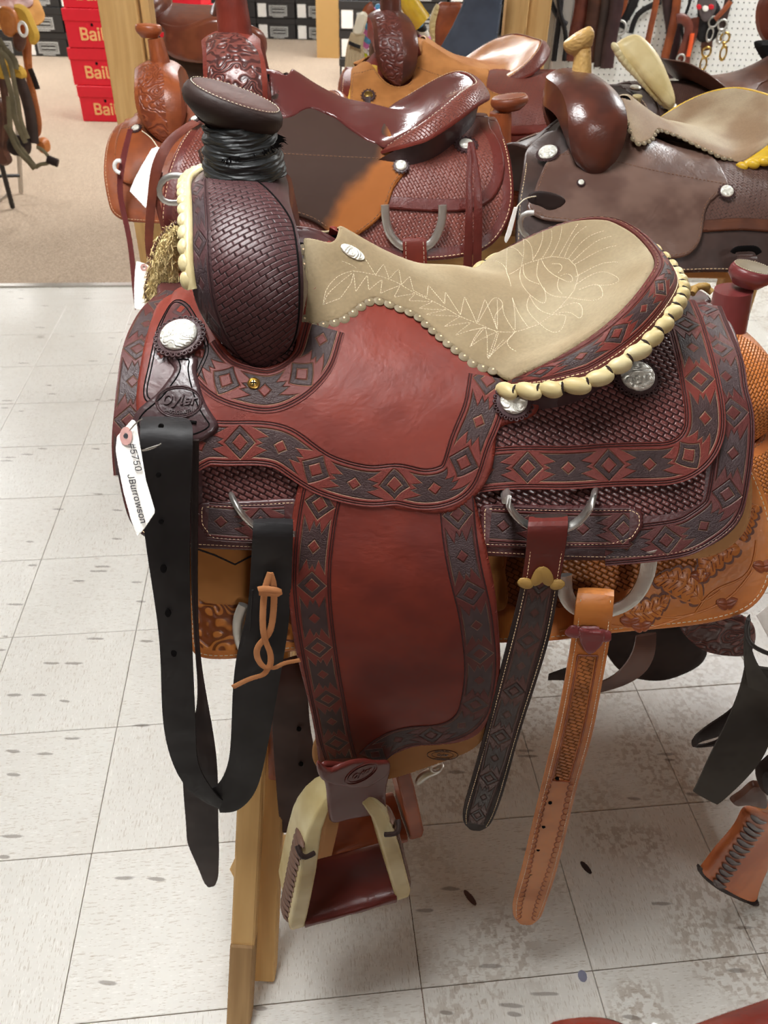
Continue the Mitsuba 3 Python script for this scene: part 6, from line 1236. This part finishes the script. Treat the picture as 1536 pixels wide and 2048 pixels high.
# ------------------------------------------------------------------ saddle and tack on a folding stand, far left
LF = Fr(-2.36, 4.95, .03, 1.0, 1, .9); zl = lambda *p: ZP((0, 0), 4.655, p)
KL = std_saddle(LF, 'ranch_saddle', 'saddle with mustard fleece and hanging tack on a folding metal stand, far left', 'ochre_hide', 'caramel', 'tan', None, None, None, None, dict(seat='brown', band='tan'), dict(face=None, body='tan', trim=None, lace=None), None)
YL = 4.6
px_sheet(sub(KL, 'fleece_flap'), zl((140, 40), (200, 40), (270, 90), (330, 220), (370, 330), (350, 400), (310, 420), (280, 380), (250, 250), (190, 180)), lambda x, y: YL + 0 * x, .05, 'fleece_yellow', h=.03)
px_sheet(sub(KL, 'fender'), zl((200, 220), (270, 260), (295, 400), (300, 600), (345, 900), (380, 1250), (340, 1290), (290, 1000), (240, 700), (210, 480)), lambda x, y: YL + .05 + 0 * x, .02, 'orange_leather', h=.03)
px_sheet(sub(KL, 'jockey'), zl((0, 60), (70, 60), (150, 110), (180, 240), (140, 340), (60, 330), (0, 200)), lambda x, y: YL - .05 + 0 * x, .03, 'tan', h=.03); px_sheet(sub(KL, 'fleece_flap'), zl((0, 520), (60, 560), (180, 600), (250, 680), (240, 740), (150, 720), (0, 720)), lambda x, y: YL - .02 + 0 * x, .05, 'fleece_yellow', h=.03)
px_sheet(sub(KL, 'keeper'), zl((130, 330), (170, 300), (240, 330), (240, 420), (200, 480), (140, 450)), lambda x, y: YL - .06 + 0 * x, .02, 'brown', h=.03)
put(sub(KL, 'ring'), place(trimesh.creation.torus(.026, .007, 24, 8), frame_from((-.3, -1, .2)) @ np.diag([.9, 1.1, 1]), at_y([zl((212, 272))[0]], [YL - .09])[0]), 'white_paint', 60)
for pts, w, mat, dy in (([(-20, 360), (60, 480), (130, 560), (140, 640)], .018, 'olive_web', -.1), ([(-10, 440), (40, 640), (110, 900), (140, 1100), (240, 1330)], .014, 'olive_web', -.12), ([(0, 480), (80, 560), (130, 760), (170, 960), (190, 1100), (260, 1290)], .012, 'olive_web', -.13), ([(130, 620), (190, 760), (240, 900), (280, 1060), (300, 1220), (310, 1330)], .030, 'chocolate', -.04), ([(80, 900), (90, 1100), (110, 1280), (200, 1440), (330, 1560)], .014, 'olive_web', -.12), ([(280, 640), (320, 740), (350, 830)], .014, 'brown_black', .02),
                   ([(330, 1560), (380, 1530), (440, 1520), (460, 1490), (420, 1420), (370, 1380), (340, 1370)], .010, 'olive_web', -.12), ([(60, 1160), (130, 1290), (200, 1400), (290, 1520), (330, 1570)], .02, 'olive_web', -.1), ([(0, 620), (30, 800), (60, 1000), (80, 1250), (60, 1400)], .02, 'brown', -.03)):
    hang('', None, None, zl(*pts), w, mat, YL + dy, .4, k=sub(KL, 'tack_strap'))
leather('olive_web', lin(124, 114, 88), lin(100, 92, 70), .7)
hang('', None, None, zl((440, 1480), (490, 1500), (540, 1520)), .022, 'brown_black', YL - .12, .8, k=sub(KL, 'tassel'))
px_sheet(sub(KL, 'stirrup'), zl((100, 1270), (260, 1280), (290, 1320), (280, 1430), (200, 1450), (90, 1400)), lambda x, y: YL - .05 + 0 * x, .06, 'brown_black', h=.03); px_sheet(sub(KL, 'stirrup'), zl((350, 1290), (430, 1280), (470, 1350), (460, 1410), (400, 1420), (350, 1340)), lambda x, y: YL + .1 + 0 * x, .06, 'tan', h=.03)
px_sheet(sub(KL, 'stirrup_leather'), zl((0, 900), (60, 1000), (80, 1400), (120, 1500), (60, 1540), (0, 1500)), lambda x, y: YL + .02 + 0 * x, .05, 'brown', h=.03)
FSn = num('folding_stand'); lab(FSn, 'folding metal stand with thin grey legs under the far left saddle', 'stand')
def leg(k, p0, p1, mat, r=.014):
    b = at_z([zl(p1)[0]], r)[0]; t = at_y([zl(p0)[0]], [b[1] - .1])[0]; put(k, tube([t, b], r, 8), mat, 60)
leg(sub(FSn, 'leg'), (150, 900), (195, 1790), 'steel'); leg(sub(FSn, 'leg'), (0, 1480), (118, 1930), 'black_metal'); flat('black_metal', lin(36, 34, 34), .4); leg(sub(FSn, 'leg'), (-60, 1000), (-40, 1800), 'steel')
put(sub(FSn, 'cross_bar'), tube(np.array([at_y([zl((-40, 1640))[0]], [5.0])[0], at_y([zl((180, 1635))[0]], [5.1])[0]]), .010, 8), 'black_metal', 60); put(sub(FSn, 'cross_bar'), tube(np.array([at_y([zl((-40, 1900))[0]], [4.9])[0], at_y([zl((90, 1800))[0]], [4.9])[0]]), .008, 8), 'steel', 60)
# ------------------------------------------------------------------ what hangs below and beside the front saddle
# folded dark latigo behind the front one, on the tan saddle
for st, mt in (([(548, 1325, 600, 1310, .76), (546, 1345, 610, 1340, .745), (545, 1450, 620, 1450, .742), (552, 1560, 640, 1560, .74), (560, 1640, 640, 1640, .74), (566, 1664, 640, 1660, .74)], 'cap_brown'), ([(538, 1335, 552, 1330, .775), (536, 1400, 556, 1400, .77), (537, 1520, 560, 1520, .768), (540, 1620, 562, 1620, .766), (545, 1658, 556, 1662, .765)], 'caramel')): strap(sub(T_, 'folded_latigo'), st, .005, mt, 50)
holes(T_ + '__folded_latigo', [(598, 1458), (602, 1528)], .736, .0035)
# right: cinch webbing, strap loop and laced stirrup of the next saddle
RS = num('hanging_stirrup'); lab(RS, 'tan leather stirrup with dark cross lacing at the right edge', 'stirrup')
zr = lambda *p: ZP((1300, 1200), 3.305, p)
def wedge(k, front, back, Yf, Yb, mat, h=.01):
    A, B = at_y(spline(front, h=5, closed=True)[:-1], Yf), at_y(spline(back, h=5, closed=True)[:-1], Yb); n = 90
    A, B = resample(A, n=n, closed=True)[:-1], resample(B, n=n, closed=True)[:-1]; V = np.vstack([A, B, A.mean(0), B.mean(0)]); m = n - 1; j = np.arange(m); F = np.vstack([np.stack([j, (j + 1) % m, m + (j + 1) % m], 1), np.stack([j, m + (j + 1) % m, m + j], 1), np.stack([np.full(m, 2 * m), (j + 1) % m, j], 1), np.stack([np.full(m, 2 * m + 1), m + j, m + (j + 1) % m], 1)])
    put(k, trimesh.Trimesh(V, F, process=False), mat, 40)
face = zr((625, 1360), (570, 1450), (440, 1620), (350, 1740), (330, 1780), (400, 1850), (520, 1920), (640, 1975), (680, 1965), (700, 1900), (760, 1750), (830, 1560), (860, 1420), (760, 1390))
px_sheet(RS + '__outer_side', face, lambda x, y: .74 + (x - 1450) * .0006, .012, 'stirrup_tan', h=.008); leather('stirrup_tan', lin(186, 104, 56), lin(170, 88, 46), .42)
px_sheet(RS + '__bottom_edge', zr((315, 1740), (312, 1775), (360, 1840), (450, 1905), (560, 1960), (650, 1992), (690, 1970), (685, 1935), (640, 1968), (540, 1925), (430, 1860), (340, 1770)), lambda x, y: .742 + (x - 1450) * .0006, .02, 'brown_black', h=.006)
px_sheet(RS + '__top_bend', zr((640, 1350), (700, 1330), (800, 1330), (850, 1380), (860, 1430), (780, 1440), (700, 1400)), lambda x, y: .755 + (x - 1450) * .0006, .02, 'tan', h=.008)
L0, R0 = np.array(zr((668, 1420), (640, 1468), (620, 1500), (598, 1535), (578, 1580), (552, 1620), (528, 1660), (505, 1700), (482, 1742), (462, 1780), (442, 1815), (425, 1848))), np.array(zr((770, 1475), (755, 1530), (735, 1560), (712, 1590), (690, 1630), (662, 1665), (632, 1700), (602, 1745), (578, 1785), (552, 1822), (528, 1860), (505, 1900)))
for a, b in zip(L0, R0):
    m_ = (a + b) / 2 + [0, 6]; q = spline([a, m_, b], n=9); put(sub(RS, 'cross_lace'), tube(at_y(q, .720 + (q[:, 0] - 1450) * .0006), [.0008, .004, .0052, .0056, .0056, .0056, .0052, .004, .0008], 8, .35, up=(0, -1, .1)), 'plum', 60)
CW = num('cinch'); lab(CW, 'dark grey webbing cinch strap hanging above the laced stirrup', 'strap')
strap(CW + '__webbing', [(1490, 1330, 1560, 1340, .70), (1478, 1380, 1556, 1400, .70), (1450, 1450, 1540, 1480, .69), (1420, 1510, 1506, 1540, .68), (1390, 1575, 1440, 1604, .68), (1386, 1582, 1434, 1608, .68)], .004, 'grey_web', 50); leather('grey_web', lin(62, 58, 52), lin(48, 44, 40), .75)
strap(CW + '__loop', [(1500, 1370, 1520, 1384, .74), (1460, 1420, 1476, 1440, .735), (1420, 1448, 1440, 1470, .73), (1394, 1468, 1404, 1482, .73), (1385, 1478, 1392, 1492, .74), (1394, 1490, 1392, 1494, .755), (1430, 1482, 1436, 1490, .76), (1460, 1460, 1470, 1480, .76)], .005, 'brown_black', 60)
strap(CW + '__cup', [(1492, 1240, 1500, 1230, .69), (1488, 1290, 1504, 1300, .685), (1490, 1340, 1530, 1350, .682), (1495, 1372, 1560, 1390, .682)], .006, 'grey_web', 40); put(CW + '__rim', tube(at_y(spline([(1497, 1238), (1493, 1262), (1500, 1285), (1520, 1300), (1545, 1310)], n=16), [.684] * 16), .0028, 8), 'black_metal', 60)
px_sheet(CW + '__keeper', zr((700, 1090), (735, 1060), (780, 1020), (840, 1000), (840, 1250), (760, 1260), (710, 1200)), lambda x, y: .73 + 0 * x, .02, 'brown_black', h=.01); px_sheet(CW + '__tongue', zr((525, 1310), (590, 1260), (680, 1190), (760, 1250), (760, 1350), (640, 1330), (560, 1335)), lambda x, y: .745 + 0 * x, .012, 'brown', h=.01)
TG5 = num('price_tag'); lab(TG5, 'white card at the right edge under the carved saddle corner', 'tag'); px_sheet(TG5, [(1512, 1230), (1560, 1190), (1580, 1300), (1550, 1300)], lambda x, y: .70 + 0 * x, .001, 'paper', sharp=True)
# the saddle that this stirrup hangs from stands just outside the picture
WF = Fr(1.05, .93, .0); KW = std_saddle(WF, 'ranch_saddle', 'brown saddle just beyond the right edge, its stirrup and cinch reaching in', 'brown', 'brown', 'brown', None, None, None, None, dict(seat='brown', band='brown'), dict(face=None, body='brown', trim=None, lace=None), dict(mats=('brown', 'brown', None), wrap=False), (), 'brown')
# dark underparts behind the tan billet: fender underside, rear strap and carved flank
UN = num('cinch'); lab(UN, 'brown tooled back cinch strap hanging in a loop under the carved saddle', 'strap')
strap(UN, [(1272, 1272, 1312, 1266, .86), (1266, 1300, 1310, 1300, .855), (1240, 1340, 1290, 1342, .855), (1200, 1364, 1240, 1372, .86), (1150, 1372, 1160, 1392, .87)], .006, 'brown', 50)
px_sheet(sub(T_, 'far_fender'), [(1200, 1250), (1230, 1330), (1270, 1352), (1320, 1356), (1372, 1340), (1412, 1306), (1400, 1250), (1300, 1240)], lambda x, y: 1.12 + 0 * x, .012, 'brown_black', h=.01); px_sheet(sub(T_, 'far_skirt'), [(1360, 1240), (1380, 1280), (1420, 1302), (1480, 1308), (1500, 1300), (1500, 1240)], lambda x, y: 1.0 + 0 * x, .01, 'carved_dark', h=.01)
k = num('tie_strap'); lab(k, 'dark strap end with split tips behind the tan billet', 'strap'); strap(k, [(1150, 1330, 1160, 1370, .95), (1120, 1340, 1125, 1360, .95), (1098, 1348, 1096, 1360, .95)], .004, 'brown_black', 30)
SP = num('buckle'); lab(SP, 'steel buckle on a strap end below the tan fender lining', 'buckle'); put(SP + '__tip', cat([tube(at_y(spline([(834, 1568), (850, 1550), (872, 1540), (884, 1530)], n=10), [.74] * 10), [.003, .006, .007, .007, .007, .007, .007, .007, .006, .004], 10)]), 'steel', 60); put(SP + '__roller', place(trimesh.creation.torus(.009, .0025, 20, 8), frame_from((.3, -1, .4)), at_y([(872, 1532)], [.735])[0]), 'steel', 60)
# saddle in the near foreground: only its curved red edge reaches into the picture
NF_ = num('foreground_saddle'); lab(NF_, 'polished red leather edge of a saddle close by, bottom right corner', 'saddle')
FGF = Fr(.40, -.12, .0)
for nm_, pl_, off_ in (('skirt', skirt, 0), ('rear_jockey', rj, .008), ('seat_jockey', sj, .014)):
    for q_ in (pl_, mirror(pl_)): sheet_part(FGF, NF_, nm_, q_, off_, .006, 'maroon_plain', h=.025)
m, uv = sheet(FGF, fp, 0, .005, F=FD, h=.03); put(sub(NF_, 'fender'), m, 'maroon_plain', 40); m, uv = sheet(Fr(.40, -.12, 0, 1, -1, math.pi), fp, 0, .005, F=FD, h=.03); put(sub(NF_, 'fender'), m, 'maroon_plain', 40)
seat_cantle(FGF, NF_, 'maroon_plain', 'maroon_plain'); fork(FGF, NF_, face=None, body='maroon_plain', trim=None, lace=None)
def slab_px(k, px, z, th, mat):
    Q = spline(px, h=8, closed=True)[:-1]; P3 = at_z(Q, np.full(len(Q), z)); pl = Polygon(P3[:, :2]).buffer(0); A, t = triangulate(pl, .012, .012); d = shapely.distance(shapely.points(A), pl.boundary); kq = np.clip(d / .03, 0, 1)
    top = np.c_[A, z + th * (np.sqrt(1 - (1 - kq) ** 2) - 1)]; bot = np.c_[A, np.full(len(A), z - th)]; n = len(A); put(k, trimesh.Trimesh(np.vstack([top, bot]), np.vstack([t, t[:, ::-1] + n]), process=False), mat, 60)
slab_px(NF_ + '__cantle_edge', [(1310, 2050), (1380, 2012), (1440, 1990), (1500, 1970), (1560, 1950), (1700, 1950), (1700, 2200), (1310, 2200)], .92, .05, 'red_polished'); slab_px(NF_ + '__seat_edge', [(1090, 2022), (1140, 2000), (1200, 1996), (1255, 2008), (1290, 2040), (1260, 2200), (1090, 2200)], .90, .04, 'red_polished'); leather('red_polished', lin(108, 40, 28), lin(86, 30, 24), .3, .4)
slab_px(NF_ + '__tag', [(1296, 2050), (1312, 2036), (1330, 2042), (1336, 2080), (1300, 2090)], .93, .006, 'paper')
# grime on the floor: a few dropped scraps
for i, (px, a, L, W) in enumerate((((940, 1795), 2.2, .035, .012), ((1172, 1735), -1.0, .03, .012), ((1165, 1952), 1.5, .02, .016))):
    k = num('floor_scrap'); lab(k, ['dark scrap of leather on the tiles right of the stirrup', 'dark scrap of leather on the tiles under the tan strap', 'bluish smear of tape at a tile corner'][i], 'scrap'); o = at_z([px], .0006)[0]; m = revolve([(1, 0), (.9, .5), (0, .7)], 14); m.vertices *= [L / 2, W / 2, .0008]; c, s_ = math.cos(a), math.sin(a); put(k, place(m, [[c, -s_, 0], [s_, c, 0], [0, 0, 1]], o), ['brown', 'brown_black', 'tape_blue'][i], 60)
flat('tape_blue', lin(120, 122, 142), .6)
